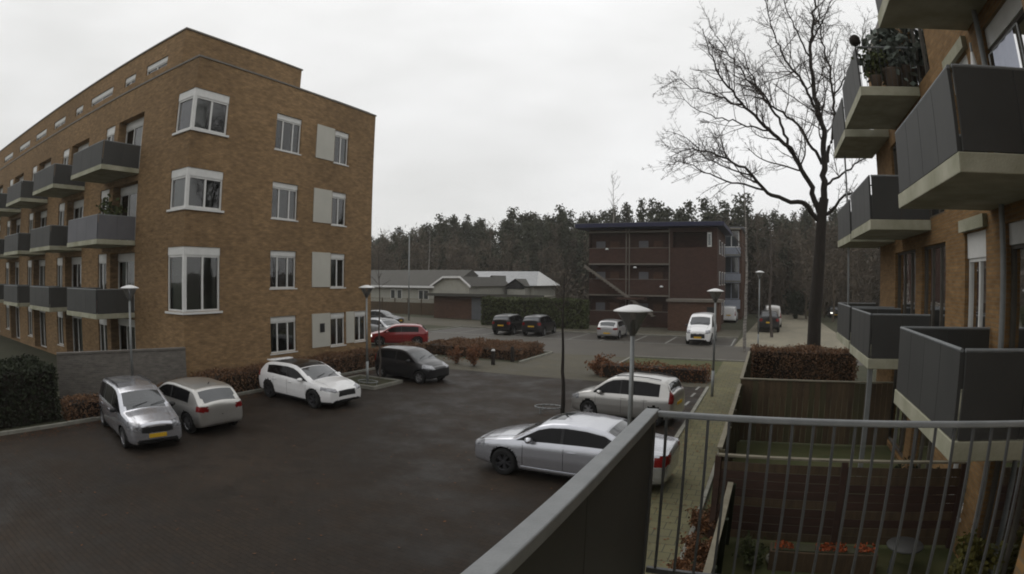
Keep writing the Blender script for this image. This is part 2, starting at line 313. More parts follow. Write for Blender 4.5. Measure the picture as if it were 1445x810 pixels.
def balcony(parent, P, u0, u1, dd, zf, h=0.92, mp=None, nf=4, ns=2, side0='panel', side1='panel', front='panel', th=0.20, lift=0.0):
    mp = mp or M_steel_d
    o = MB().wbox(P, u0, u1, zf - th, zf, 0.004, dd).build('balcony', M_conc, parent, bevel=0.012)
    def run(A, B, n, kind, rail=True):
        (ua, da), (ub, db) = A, B
        if kind == 'panel':
            for i in range(n):
                p, q = i / n, (i + 1) / n; e = 0.006 / max(0.3, math.hypot(ub - ua, db - da))
                x0, x1 = ua + (ub - ua) * (p + e), ua + (ub - ua) * (q - e); y0, y1 = da + (db - da) * (p + e), da + (db - da) * (q - e)
                if abs(ub - ua) > abs(db - da): m_ = MB().wbox(P, min(x0, x1), max(x0, x1), zf + 0.012 - lift, zf + h - 0.03, da - 0.02, da + 0.02)
                else: m_ = MB().wbox(P, ua - 0.02, ua + 0.02, zf + 0.012 - lift, zf + h - 0.03, min(y0, y1), max(y0, y1))
                m_.build('panel', mp, o)
        elif kind == 'bars':
            n2 = max(2, int(math.hypot(ub - ua, db - da) / 0.11))
            for i in range(n2 + 1):
                t = i / n2; MB().bar(P(ua + (ub - ua) * t, zf + 0.01, da + (db - da) * t), P(ua + (ub - ua) * t, zf + h - 0.02, da + (db - da) * t), 0.007, 5).build('baluster', M_rail_d, o)
        MB().bar(P(ua, zf + h - 0.012, da), P(ub, zf + h - 0.012, db), 0.022, 8).build('hand_rail', M_rail, o)
    run((u0 + 0.05, dd - 0.03), (u1 - 0.05, dd - 0.03), nf, front)
    run((u0 + 0.025, 0.02), (u0 + 0.025, dd - 0.06), ns, side0); run((u1 - 0.025, 0.02), (u1 - 0.025, dd - 0.06), ns, side1)
    return o
def rebase(t, loc):
    t.location = loc
    for c in t.children: c.location = Vector(c.location) - Vector(loc)

# ---------------------------------------------------------------- yellow brick block of flats across the car park
bl = empty('brick_building', label='four storey yellow brick block of flats with white corner windows and set back top floor', cat='building')
XF, YF, YE, ZT = -18.5, 11.5, 22.45, 12.6
PR = lambda u, z, d: (XF + d, u, z)
PL = lambda u, z, d: (u, YF - d, z)
rows = [(9.68, 11.25), (6.76, 8.30), (3.86, 5.43), (1.15, 2.68)]
cor = [(9.78, 11.36), (6.84, 8.32), (3.05, 5.42)]
ops = [(15.8, 17.3, a, b) for a, b in rows] + [(19.5, 20.5, a, b) for a, b in rows] + [(YF, 13.2, a, b) for a, b in cor] + [(21.2, 22.1, 1.22, 2.7)]
wall(PR, YF, YE, 0, ZT, ops, noreveal=(YF,)).build('wall', M_brick, bl)
bays = [-22.55 - 6.3 * k for k in range(6)]; XL = -60.0
fl = [0.05, 2.85, 5.80, 8.78]
opl = [(-19.72, XF, a, b) for a, b in cor]
for x1 in bays:
    for f in fl:
        opl += [(x1 - 2.6, x1 - 0.03, f + 0.03, f + 2.5), (x1 - 4.1, x1 - 3.05, f + 0.6, f + 2.5)]
wall(PL, XL, XF, 0, ZT, opl, depth=0.55, noreveal=(XF,)).build('wall', M_brick, bl)
MB().quad((XF, YE, 0), (XL, YE, 0), (XL, YE, ZT), (XF, YE, ZT)).quad((XL, YF, 0), (XL, YE, 0), (XL, YE, ZT), (XL, YF, ZT)).build('wall', M_brick, bl)
MB().box(XL, XF - 0.02, YF + 0.02, YE - 0.02, ZT - 0.25, ZT - 0.10).build('roof', M_conc_u, bl)
M_coping = mat('metal_coping', (0.16, 0.145, 0.12), (0.12, 0.11, 0.095), 3, 0.6)
MB().box(XF - 0.25, XF + 0.035, YF - 0.035, YE + 0.03, ZT, ZT + 0.07).build('coping', M_coping, bl)
MB().box(XL, XF - 0.255, YF - 0.035, YF + 0.25, ZT, ZT + 0.07).build('coping', M_coping, bl)
M_curt_b = mat('lilac_curtain', (0.30, 0.29, 0.38), (0.25, 0.24, 0.32), 3, 0.9)
curts = [M_curt, M_curt, M_curt_g, M_curt_r, None]
for i, (a, b) in enumerate(rows):
    window(bl, PR, 15.8, 17.3, a, b, mullions=[16.25, 16.85], curtain=[M_curt, M_curt_g, M_curt_r, M_curt][i], cover=0.85)
    window(bl, PR, 19.5, 20.5, a, b, n=2, curtain=M_curt, cover=0.6)
    pnl = MB().wbox(PR, 18.26, 19.45, a + 0.03, b + 0.02, 0.004, 0.03).build('facade_panel', M_panel_w, bl)
    if i == 3: MB().wbox(PR, 18.75, 19.05, 1.85, 2.25, 0.033, 0.05).build('vent', M_black, pnl)
window(bl, PR, 21.2, 22.1, 1.22, 2.7, n=2, curtain=M_curt, cover=0.8)
MB().wbox(PR, 20.56, 21.15, 1.2, 2.7, 0.004, 0.03).build('facade_panel', M_panel_w, bl)
for i, (a, b) in enumerate(cor):                      # windows that wrap the corner
    window(bl, PR, YF + 0.10, 13.2, a, b, n=2, box=0.30, curtain=[M_curt_g, M_curt_g, M_curt_g][i], cover=[.6, .6, 1.1][i], full=i == 2, rec=0.07, fr=0.07, sill=False, room=False)
    window(bl, PL, -19.72, XF - 0.10, a, b, n=1, box=0.30, curtain=[M_curt_b, M_curt, M_curt_g][i], cover=1.1, full=True, rec=0.07, fr=0.07, sill=False, room=False)
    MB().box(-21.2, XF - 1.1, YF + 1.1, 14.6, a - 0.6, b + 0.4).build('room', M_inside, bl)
    post = MB().box(XF - 0.14, XF - 0.02, YF + 0.02, YF + 0.14, a, b).build('corner_post', M_white, bl)
    MB().add([(-19.8, YF - 0.07, a - 0.09), (XF + 0.07, YF - 0.07, a - 0.09), (XF + 0.07, 13.28, a - 0.09), (XF - 0.13, 13.28, a - 0.09), (XF - 0.13, YF + 0.13, a - 0.09), (-19.8, YF + 0.13, a - 0.09),
              (-19.8, YF - 0.07, a - 0.01), (XF + 0.07, YF - 0.07, a - 0.01), (XF + 0.07, 13.28, a - 0.01), (XF - 0.13, 13.28, a - 0.01), (XF - 0.13, YF + 0.13, a - 0.01), (-19.8, YF + 0.13, a - 0.01)],
             [(0, 1, 2, 3, 4, 5), (11, 10, 9, 8, 7, 6)] + [(i_, (i_ + 1) % 6, 6 + (i_ + 1) % 6, 6 + i_) for i_ in range(6)]).build('sill', M_white, post)
for k, x1 in enumerate(bays):
    for j, f in enumerate(fl):
        window(bl, PL, x1 - 2.6, x1 - 0.03, f + 0.03, f + 2.5, n=3, box=0.32, curtain=M_curt, cover=0.5, sill=False, rec=0.45)
        window(bl, PL, x1 - 4.1, x1 - 3.05, f + 0.6, f + 2.5, n=2, box=0.36, curtain=M_curt, cover=0.6)
        if j > 0: balcony(bl, PL, x1 - 3.65, x1, 1.85, f, mp=M_steel_m if (j == 2 and k == 0) else M_steel_d, nf=3, h=0.98, lift=0.0)
# set back top floor
X2, Y2, Y3, ZP = -21.0, 12.15, 19.3, 14.75
P2 = lambda u, z, d: (u, Y2 - d, z)
pw = [(-24.3, -22.3), (-26.6, -25.4), (-31.0, -28.0), (-33.4, -32.2), (-37.4, -35.2), (-41.5, -39.0), (-46, -43), (-51, -48)]
wall(P2, XL, X2, ZT - 0.2, ZP, [(a, b, 13.45, 13.92) for a, b in pw]).build('wall', M_brick, bl)
MB().quad((X2, Y2, ZT - 0.2), (X2, Y3, ZT - 0.2), (X2, Y3, ZP), (X2, Y2, ZP)).quad((X2, Y3, ZT - 0.2), (XL, Y3, ZT - 0.2), (XL, Y3, ZP), (X2, Y3, ZP)).build('wall', M_brick, bl)
for a, b in pw: window(bl, P2, a, b, 13.45, 13.92, n=2, box=0.22, sill=False)
MB().box(XL, X2 + 0.05, Y2 - 0.05, Y3 + 0.05, ZP, ZP + 0.07).build('coping', M_coping, bl)
MB().bar((-20.6, 15.3, ZT - 0.1), (-20.6, 15.3, ZT + 0.9), 0.09, 10).build('roof_vent', M_galv, bl)
for yy in (19.6, 20.5, 21.4, 22.2): MB().bar((XF - 0.3, yy, ZT), (XF - 0.3, yy, ZT + 0.22), 0.015, 6).build('rail_post', M_galv, bl)
MB().bar((XF - 0.3, 19.5, ZT + 0.22), (XF - 0.3, 22.3, ZT + 0.22), 0.015, 6).build('roof_rail', M_galv, bl)
rebase(bl, (XF, YF, 0))
gw = empty('garden_wall', label='low grey brick garden wall at the corner of the yellow brick flats', cat='wall')
_a, _b, _n = Vector((-18.42, 11.46, 0)), Vector((-20.0, 6.9, 0)), Vector((-0.94, 0.33, 0)) * 0.11
def _slab(z0, z1, e): return MB().hexa([_a - _n * e + Vector((0, 0, z0)), _b - _n * e + Vector((0, 0, z0)), _b + _n * e + Vector((0, 0, z0)), _a + _n * e + Vector((0, 0, z0)), _a - _n * e + Vector((0, 0, z1)), _b - _n * e + Vector((0, 0, z1)), _b + _n * e + Vector((0, 0, z1)), _a + _n * e + Vector((0, 0, z1))])
_slab(0, 1.74, 1).build('wall', M_greybrick, gw); _slab(1.743, 1.80, 1.25).build('coping', M_greybrick, gw)
rebase(gw, (-19.2, 9.2, 0))


# ---------------------------------------------------------------- right-hand block of flats with stacked balconies
br = empty('brick_building', label='ochre brick block of flats with stacked concrete balconies and dark grey balcony panels', cat='building')
X3 = 3.6; Z3 = 11.0; PF = lambda u, z, d: (X3 - d, u, z)
ff = [0.05, 2.75, 5.60, 8.45]
opr = []
for f in ff: opr += [(9.05, 10.12, f + 0.55, f + 2.4), (11.3, 13.2, f + 0.05, f + 2.35), (13.75, 16.05, f + 0.05, f + 2.35), (6.1, 8.2, f + 0.05, f + 2.4), (3.6, 5.2, f + 0.5, f + 2.4)]
wall(PF, 2.7, 18.25, 0, Z3, opr).build('wall', M_brick_r, br)
MB().quad((X3, 18.25, 0), (16, 18.25, 0), (16, 18.25, Z3), (X3, 18.25, Z3)).quad((16, 18.25, 0), (16, 2.7, 0), (16, 2.7, Z3), (16, 18.25, Z3)).build('wall', M_brick_r, br)
MB().box(X3 - 0.12, 16, 2.7, 18.4, Z3 + 0.002, Z3 + 0.22).build('roof', M_coping, br)
for f in ff:
    window(br, PF, 9.05, 10.12, f + 0.55, f + 2.4, n=2, box=0.42, curtain=M_curt_g, cover=0.8)
    window(br, PF, 11.3, 13.2, f + 0.05, f + 2.35, n=3, box=0.0, curtain=M_curt_g, cover=0.4, sill=False, fm=M_darkframe)
    window(br, PF, 13.75, 16.05, f + 0.05, f + 2.35, n=3, box=0.0, curtain=None, sill=False, fm=M_darkframe)
    window(br, PF, 6.1, 8.2, f + 0.05, f + 2.4, n=2, box=0.3, curtain=M_curt_g, cover=0.4, sill=False, fm=M_darkframe)
    window(br, PF, 3.6, 5.2, f + 0.5, f + 2.4, n=2, box=0.3, curtain=M_curt, cover=0.4)
    MB().wbox(PF, 8.95, 10.2, f + 2.42, f + 2.62, 0.003, 0.09).build('lintel', M_conc, br)
for j, f in enumerate(ff):
    if j == 0: continue
    balcony(br, PF, 5.8, 8.8, 1.55, f, nf=4, ns=2, th=0.21)
    balcony(br, PF, 12.3, 15.2, 1.38, f, nf=4, ns=2, th=0.21, side0='bars' if j == 3 else 'panel')
    balcony(br, PF, 16.0, 18.9, 1.30, f, nf=4, ns=2, th=0.21, side0='bars' if j == 3 else 'panel')
    if j > 1: MB().bar((2.6, 18.5, f), (2.6, 18.5, f - 2.64), 0.03, 8).build('downpipe', M_galv, br)
MB().box(2.26, 2.36, 12.40, 12.50, 0, 2.535).build('post', M_galv, br)
MB().bar((3.48, 8.05, 0), (3.48, 8.05, 10.9), 0.045, 10).build('downpipe', M_galv, br)
rebase(br, (X3, 10, 0))

# ---------------------------------------------------------------- our own wing and its balcony
wg = empty('brick_wing', label='ochre brick wing behind the near balcony', cat='building')
PW = lambda u, z, d: (1.45 - d, u, z)
wall(PW, -14, 2.66, 0, Z3, [(-1.6, 0.9, 2.8, 5.05), (-6.5, -4, 2.8, 5.05), (-1.6, 0.9, 5.65, 7.9)]).build('wall', M_brick_r, wg)
MB().quad((1.45, 2.66, 0), (3.6, 2.66, 0), (3.6, 2.66, Z3), (1.45, 2.66, Z3)).build('wall', M_brick_r, wg)
window(wg, PW, -1.6, 0.9, 2.8, 5.05, n=3, box=0.2, curtain=M_curt, sill=False); window(wg, PW, -6.5, -4, 2.8, 5.05, n=3, box=0.2, sill=False); window(wg, PW, -1.6, 0.9, 5.65, 7.9, n=3, box=0.2, sill=False)
MB().box(-0.62, 1.446, -3.4, 2.80, 2.53, 2.73).build('balcony_slab', M_conc, wg, bevel=0.012)
rebase(wg, (1.45, -5, 0))
rl = empty('balcony_railing', label='near balcony railing with solid dark grey front panel and thin grey side bars', cat='railing')
ZR = 3.68; XB, YB = -0.535, 2.70
for i in range(6):
    y1 = YB - 0.035 - i * 1.0; MB().box(XB - 0.012, XB + 0.012, y1 - 0.994, y1, 2.77, ZR - 0.05).build('panel', M_steel_d, rl)
MB().box(XB - 0.035, XB + 0.033, YB - 6.1, YB + 0.028, ZR - 0.045, ZR).build('top_rail', M_rail, rl, bevel=0.006)
MB().box(XB + 0.03, 1.44, YB - 0.016, YB + 0.016, ZR - 0.034, ZR - 0.004).build('hand_rail', M_rail, rl, bevel=0.008)
MB().box(XB + 0.03, 1.44, YB - 0.012, YB + 0.012, 2.80, 2.83).build('bottom_rail', M_rail_d, rl)
bal = mesh('baluster', *(lambda m_: (m_.v, m_.f))(MB().box(-0.0065, 0.0065, -0.0065, 0.0065, 2.831, ZR - 0.036)), M_rail_d)
for i in range(19): link('baluster', bal, rl, (XB + 0.075 + i * 0.1015, YB, 0))
MB().box(XB - 0.02, XB + 0.02, YB - 0.03, YB + 0.02, 2.735, ZR - 0.047).build('corner_post', M_rail_d, rl)
rebase(rl, (XB, YB, 2.73))
# ---------------------------------------------------------------- cars
def paint(name, c, metal=0.0, rough=0.32, coat=0.8): return mat(name, c, tuple(x * 0.93 for x in c), 1.2, rough, metal, coat=coat)
def carglass():
    if 'car_glass' in MATS: return MATS['car_glass']
    m = mat('car_glass', (0.040, 0.045, 0.050), (0.030, 0.034, 0.038), 0.8, 0.05, spec=1.0); return m  # base colour lightened to add to the sky reflection
M_sideglass = mat('dark_side_glass', (0.008, 0.008, 0.009), (0.006, 0.006, 0.007), 0.8, 0.08, spec=0.16)  # side panes: the darker surroundings they reflect are put into the base colour
P_silver = paint('silver_paint', (0.52, 0.53, 0.57), 0.75, 0.27); P_silver2 = paint('warm_silver_paint', (0.47, 0.46, 0.44), 0.7, 0.29); P_beige = paint('champagne_paint', (0.50, 0.49, 0.465), 0.7, 0.30)
P_pale = paint('pale_silver_paint', (0.45, 0.45, 0.455), 0.5, 0.3); P_white = paint('white_paint', (0.78, 0.78, 0.78)); P_dark = paint('charcoal_paint', (0.013, 0.013, 0.015), coat=0.5); P_black = paint('black_paint', (0.008, 0.008, 0.009), coat=0.5); P_red = paint('red_paint', (0.24, 0.012, 0.016)); P_grey = paint('grey_paint', (0.32, 0.33, 0.35), 0.5, 0.34)
M_tyre = mat('tyre_rubber', (0.014, 0.014, 0.014), (0.010, 0.010, 0.010), 12, 0.85)
M_rim = mat('alloy_rim', (0.30, 0.30, 0.31), (0.24, 0.24, 0.25), 8, 0.4, metal=0.7); M_rimd = mat('dark_rim', (0.06, 0.06, 0.065), (0.045, 0.045, 0.05), 8, 0.45, metal=0.5)
M_well = mat('wheel_well', (0.008, 0.008, 0.008), (0.006, 0.006, 0.006), 5, 0.95)
M_head = mat('headlight_lens', (0.42, 0.43, 0.45), (0.07, 0.07, 0.08), 14, 0.10, metal=0.3, spec=0.6); M_tail = mat('red_lens', (0.20, 0.008, 0.008), (0.13, 0.006, 0.006), 9, 0.15)
M_plate = mat('yellow_plate', (0.62, 0.38, 0.02), (0.56, 0.34, 0.02), 5, 0.5); M_chrome = mat('chrome', (0.65, 0.66, 0.67), (0.55, 0.56, 0.57), 5, 0.2, metal=0.9)
M_lit = bpy.data.materials.new('lit_headlight'); M_lit.use_nodes = True
_p = M_lit.node_tree.nodes['Principled BSDF']; _p.inputs['Emission Color'].default_value = (1, 0.96, 0.88, 1); _p.inputs['Emission Strength'].default_value = 1.6; _p.inputs['Base Color'].default_value = (.8, .8, .8, 1)
_nzl = nn(M_lit.node_tree, 'ShaderNodeTexNoise'); _nzl.inputs['Scale'].default_value = 6; M_lit.node_tree.links.new(_nzl.outputs['Fac'], _p.inputs['Roughness'])

def _wheel_meshes():
    def turn(v): return [(x, z, y) for x, y, z in v]     # axis along y
    t = MB().lathe([(0.62, -0.30), (0.80, -0.33), (0.97, -0.29), (1.0, -0.18), (1.0, 0.18), (0.97, 0.29), (0.80, 0.33), (0.62, 0.30)], 28)
    r = MB().lathe([(0.66, 0.26), (0.63, 0.30), (0.58, 0.22), (0.58, -0.2)], 24)
    for k in range(5):
        for dlt in (-0.16, 0.16):
            a = 2 * math.pi * k / 5 + dlt * 0.9; c, s = math.cos(a), math.sin(a); c2, s2 = math.cos(a + dlt * 0.35), math.sin(a + dlt * 0.35)
            px, py = -s * 0.055, c * 0.055
            q = [(0.10 * c + px, 0.10 * s + py), (0.10 * c - px, 0.10 * s - py), (0.61 * c2 - px, 0.61 * s2 - py), (0.61 * c2 + px, 0.61 * s2 + py)]
            r.hexa([(x, y, 0.14) for x, y in q] + [(x, y, 0.25 if i < 2 else 0.27) for i, (x, y) in enumerate(q)])
    r.lathe([(0.001, 0.29), (0.13, 0.28), (0.15, 0.14)], 12)
    d = MB().lathe([(0.001, 0.05), (0.6, 0.05)], 20)
    return turn(t.v), t.f, turn(r.v), r.f, turn(d.v), d.f
_WM = _wheel_meshes()
ME_TYRE = mesh('tyre', _WM[0], _WM[1], M_tyre, True); ME_RIM = mesh('rim', _WM[2], _WM[3], M_rim); ME_RIMD = mesh('rim', _WM[2], _WM[3], M_rimd); ME_BACKING = mesh('spoke_backing', _WM[4], _WM[5], M_well)  # backing disc: dark colour stands in for shade between the spokes

def smooth_interp(pts, xs, k=3, s=0.035):
    px = np.array([p[0] for p in pts], float); pz = np.array([p[1] for p in pts], float)
    tot = np.zeros_like(xs)
    offs = np.linspace(-s, s, 7)
    for o in offs: tot += np.interp(xs + o, px, pz)
    return tot / len(offs)
SCL = 0.94
def car(label, S, pos, heading, color, group=None, rim=None, name='parked_car', plate_f=True, plate_r=True, sc3=None):
    Lc, Wc = S['L'], S['W']; Lh, Wh = Lc / 2, Wc / 2; e = S.get('e', 0.13); zb = S.get('zb', 0.20); r = S['r']; Ra = r + S.get('gap', 0.055)
    axf, axr = S['axf'], S['axr']; dx = S.get('dx', 0.035)
    xs = np.linspace(-Lh + e, Lh - e, int((Lc - 2 * e) / dx) + 1)
    ss = np.array([0.985, 0.96, 0.92, 0.86, 0.79, 0.71, 0.62, 0.52, 0.42, 0.32, 0.22, 0.12, 0.03])
    xf = Lh - e + e * np.sqrt(1 - ss ** 5); X = np.concatenate([-xf[::-1], xs, xf]); SC = np.concatenate([ss[::-1], np.ones(len(xs)), ss])
    Xe = np.clip(X, -Lh + e, Lh - e)
    T = smooth_interp(S['top'], Xe); ZS = np.minimum(smooth_interp(S['sh'], Xe, s=0.15), T - 0.02)
    f = np.clip((Xe - 0.45 * Lh) / (0.55 * Lh), 0, 1); b = np.clip((-Xe - 0.5 * Lh) / (0.5 * Lh), 0, 1)
    Wx = Wh * (1 - S.get('nf', 0.17) * f ** 2.2 - S.get('nr', 0.11) * b ** 2.2)
    ZB = zb + 0.06 * np.clip((Xe - 0.75 * Lh) / (0.25 * Lh), 0, 1) + 0.10 * np.clip((-Xe - 0.75 * Lh) / (0.25 * Lh), 0, 1)
    tum = S.get('tum', 0.30); crown = S.get('crown', 0.045)
    nB, nS, nU, nC, nT = 3, 17, 13, 6, 12
    vS = np.linspace(0, 1, nS); prof = np.interp(vS, [0, 0.06, 0.2, 0.5, 0.8, 0.93, 1.0], [0.90, 0.945, 0.98, 1.0, 0.99, 0.972, 0.945])
    Yk, Zk, Zn = [], [], []
    for j in range(nB): Yk.append(Wx * 0.90 * j / nB); Zk.append(ZB); Zn.append(0)
    for j in range(nS): Yk.append(Wx * prof[j]); Zk.append(ZB + (ZS - ZB) * vS[j]); Zn.append(1)
    c_ = np.minimum(crown, (T - ZS) * 0.5); rz = np.clip((T - c_ - ZS) * 0.85, 0.005, 0.10); ry = np.where(T - ZS > 0.25, 0.13, 0.20)
    zc = np.maximum(T - c_ - rz, ZS); yb = Wx * 0.945
    yc = yb - tum * (zc - ZS)
    for j in range(1, nU + 1):
        t = j / nU; Yk.append(yb + (yc - yb) * t); Zk.append(ZS + (zc - ZS) * t); Zn.append(2)
    for j in range(1, nC + 1):
        a = (math.pi / 2) * j / nC; Yk.append(yc - ry * (1 - math.cos(a))); Zk.append(zc + rz * math.sin(a)); Zn.append(3)
    yt = yc - ry
    for j in range(1, nT + 1):
        q = 1 - j / nT; Yk.append(yt * q); Zk.append(T - c_ + c_ * (1 - q * q)); Zn.append(4)
    Y = np.array(Yk).T; Z = np.array(Zk).T; K = Y.shape[1]                     # stations x half ring
    zm = ((ZB + np.minimum(T, ZS + 0.05)) / 2)[:, None]
    Y = Y * SC[:, None]; Z = zm + (Z - zm) * SC[:, None]
    Xg = np.repeat(X[:, None], K, 1)
    well = np.zeros_like(Y, bool)
    for ax in (axf, axr):
        d = np.hypot(Xg - ax, Z - r); side = np.array([n in (0, 1) for n in Zn])[None, :] & (Y > 0.5 * Wx[:, None])
        near = side & (d >= Ra) & (d < Ra + 0.035); Xg = np.where(near, ax + (Xg - ax) * Ra / np.maximum(d, 1e-6), Xg); Z = np.where(near, r + (Z - r) * Ra / np.maximum(d, 1e-6), Z)
        ins = side & (d < Ra); well |= ins; Y = np.where(ins, Y * 0.62, Y)
    # full ring: half + mirror
    Yf = np.concatenate([Y, -Y[:, -2:0:-1]], 1); Zf = np.concatenate([Z, Z[:, -2:0:-1]], 1); Xf_ = np.concatenate([Xg, Xg[:, -2:0:-1]], 1); wf = np.concatenate([well, well[:, -2:0:-1]], 1)
    zn = Zn + Zn[-2:0:-1]; n, k = Yf.shape
    V = np.stack([Xf_, Yf, Zf], 2).reshape(-1, 3); idx = np.arange(n * k).reshape(n, k)
    nx = np.roll(idx, -1, 1)
    F = np.stack([idx[:-1], nx[:-1], nx[1:], idx[1:]], 2).reshape(-1, 4)
    C = V[F].mean(1); zone = np.tile(np.array([max(zn[i], zn[(i + 1) % k]) for i in range(k)]), n - 1)
    fw = wf.reshape(-1)[F].any(1)
    Tc = smooth_interp(S['top'], np.clip(C[:, 0], -Lh + e, Lh - e)); Zsc = np.minimum(smooth_interp(S['sh'], np.clip(C[:, 0], -Lh + e, Lh - e), s=0.15), Tc - 0.02)
    cls = np.zeros(len(F), int); x, y, z = C[:, 0], C[:, 1], C[:, 2]; ay = np.abs(y)
    def put(i, cond): cls[cond & (cls == 0)] = i
    put(1, fw)
    w0, w1 = S['ws']; put(2, (zone == 4) & (x > w0) & (x < w1)); r0, r1 = S['rw']; put(3, (zone >= 4) & (x > r0) & (x < r1))
    d0, d1 = S['dlo']; off = S.get('off', 0.10)
    sw = (zone == 2) & (z > Zsc + 0.03) & (Tc - z > off) & (x > d0) & (x < d1)
    bp = S['bp']; cuts = [d1 + 1] + list(bp) + [d0 - 1]
    for i in range(len(cuts) - 1):
        for j, sg in enumerate((1, -1)): put(10 + i * 2 + j, sw & (x < cuts[i] - 0.035) & (x > cuts[i + 1] + 0.035) & (y * sg > 0))
    put(4, sw)                                                                # pillars between side windows
    hl = S['hl']; put(5, (x > Lh - hl[3]) & (z > hl[0] + (ay - Wh * 0.5) * hl[4]) & (z < hl[1] + (ay - Wh * 0.5) * hl[4]) & (ay > hl[2]) & (zone != 0))
    tl = S['tl']; put(6, (x < -Lh + tl[3]) & (z > tl[0]) & (z < tl[1]) & (ay > tl[2]) & (zone != 0))
    gr = S['gr']; put(7, (x > Lh - 0.16) & (z > gr[0]) & (z < gr[1]) & (ay < gr[2]))
    if 'gr2' in S: g2 = S['gr2']; put(7, (x > Lh - 0.2) & (z > g2[0]) & (z < g2[1]) & (ay < g2[2]))
    if 'clad' in S: put(7, (z < S['clad']) & (zone <= 1))
    if 'roof' in S: put(8, (zone == 4) & (x > S['roof'][0]) & (x < S['roof'][1]))
    if 'sun' in S: put(9, (zone == 4) & (x > S['sun'][0]) & (x < S['sun'][1]) & (ay < 0.42))
    t = empty(name, (pos[0], pos[1], 0.0), heading, label, 'car' if 'van' not in label else 'van', group)
    def part(nm, sel, m, par=t, push=0.0):
        if not sel.any(): return None
        fs = F[sel]; u, inv = np.unique(fs, return_inverse=True); vv = V[u]
        fi = inv.reshape(fs.shape)
        if nm in ('body', 'windscreen'): return link(nm, mesh(nm, vv, fi, m, True), par)
        lab = np.arange(len(u))                                               # connected pieces become parts of their own
        while True:
            fl_ = lab[fi].min(1); new = lab.copy(); np.minimum.at(new, fi.ravel(), np.repeat(fl_, 4))
            if (new == lab).all(): break
            lab = new
        for q in np.unique(lab[fi[:, 0]]):
            s2 = fi[lab[fi[:, 0]] == q]
            if len(s2) < 3: s_t = body_bits; s_t.append(u[s2]); continue
            u2, i2 = np.unique(s2, return_inverse=True); link(nm, mesh(nm, vv[u2], i2.reshape(s2.shape), m, True), par)
    body_bits = []; t.scale = sc3 or (SCL, SCL, SCL)
    body = part('body', (cls == 0), color); part('wheel_arch', cls == 1, M_well)
    part('windscreen', cls == 2, carglass()); part('rear_window', cls == 3, carglass()); part('pillar', cls == 4, M_black)
    for i in range(len(cuts) - 1):
        for j in (0, 1): part('side_window', cls == 10 + i * 2 + j, M_sideglass)
    for sg in (1, -1):
        part('headlight', (cls == 5) & (y * sg > 0), M_lit if S.get('lit') else M_head); part('tail_light', (cls == 6) & (y * sg > 0), M_tail)
    part('grille', cls == 7, M_black); part('roof_panel', cls == 8, P_black); part('sunroof', cls == 9, carglass())
    if body_bits:
        fs = np.concatenate(body_bits); u, inv = np.unique(fs, return_inverse=True); link('trim', mesh('trim', V[u], inv.reshape(fs.shape), M_black, True), t)
    # wheels
    for ax in (axf, axr):
        for sg in (1, -1):
            wo = link('wheel', ME_TYRE, t, (ax, sg * (Wh - 0.115), r)); wo.scale = (r, r * 1.0, r); wo.rotation_euler = (0, rnd.uniform(0, 1), 0 if sg > 0 else math.pi)
            link('rim', ME_RIMD if rim == 'dark' else ME_RIM, wo); link('spoke_backing', ME_BACKING, wo)
    # mirrors, handles, door seams, plates, bumper strips
    def surf(xx, zz):                                                        # half width of the lower side at a point
        i = int(np.argmin(np.abs(X - xx) + (SC < 1) * 9)); return float(np.interp(zz, Z[i, nB:nB + nS], np.asarray([Wx[i] * p for p in prof])))
    xm = S.get('mir', w1 - 0.38); zmir = float(np.interp(xm, [p[0] for p in S['sh']], [p[1] for p in S['sh']])) + 0.07
    for sg in (1, -1):
        m_ = MB().lathe([(0.001, -1), (0.5, -0.9), (0.85, -0.5), (1, 0), (0.85, 0.5), (0.5, 0.9), (0.001, 1)], 12)
        m_.v = [(xm + a * 0.10 - abs(c) * 0.03, sg * (Wh * 0.97 + 0.085 + c * 0.11), zmir + b_ * 0.075) for a, b_, c in m_.v]
        mo = m_.build('mirror', color if S.get('mirc', True) else M_black, t, True)
        MB().bar((xm, sg * Wh * 0.90, zmir - 0.05), (xm, sg * (Wh + 0.02), zmir - 0.01), 0.025, 6).build('mirror_arm', M_black, mo)
        for hx in S.get('hand', ()):
            yy = surf(hx, S['hz']) ; MB().box(hx - 0.10, hx + 0.10, min(sg * (yy - 0.01), sg * (yy + 0.022)), max(sg * (yy - 0.01), sg * (yy + 0.022)), S['hz'] - 0.015, S['hz'] + 0.015).build('door_handle', color, t, bevel=0.006)
        for sx in S.get('seam', ()):
            m_ = MB(); zz = np.linspace(zb + 0.10, float(np.interp(sx, [p[0] for p in S['sh']], [p[1] for p in S['sh']])) - 0.02, 9)
            p_ = [(sx, sg * (surf(sx, q) + 0.0025), q) for q in zz]
            for a, b_ in zip(p_[:-1], p_[1:]): m_.quad((a[0] - 0.006, a[1], a[2]), (a[0] + 0.006, a[1], a[2]), (b_[0] + 0.006, b_[1], b_[2]), (b_[0] - 0.006, b_[1], b_[2]))
            m_.build('door_seam', M_black, t)
    for sg in (1, -1):                                                        # bonnet shut lines
        m_ = MB(); pp = []
        for q in np.linspace(w1 + 0.06, Lh - 0.34, 10):
            i = int(np.argmin(np.abs(X - q) + (SC < 1) * 9)); yy = float(yt[i]) * 0.93; pp.append((q, sg * yy, float(np.interp(yy, Y[i, ::-1][:nT + nC], Z[i, ::-1][:nT + nC])) + 0.003))
        for a, b_ in zip(pp[:-1], pp[1:]): m_.quad((a[0], a[1] - 0.005, a[2]), (a[0], a[1] + 0.005, a[2]), (b_[0], b_[1] + 0.005, b_[2]), (b_[0], b_[1] - 0.005, b_[2]))
        m_.build('bonnet_seam', M_black, t)
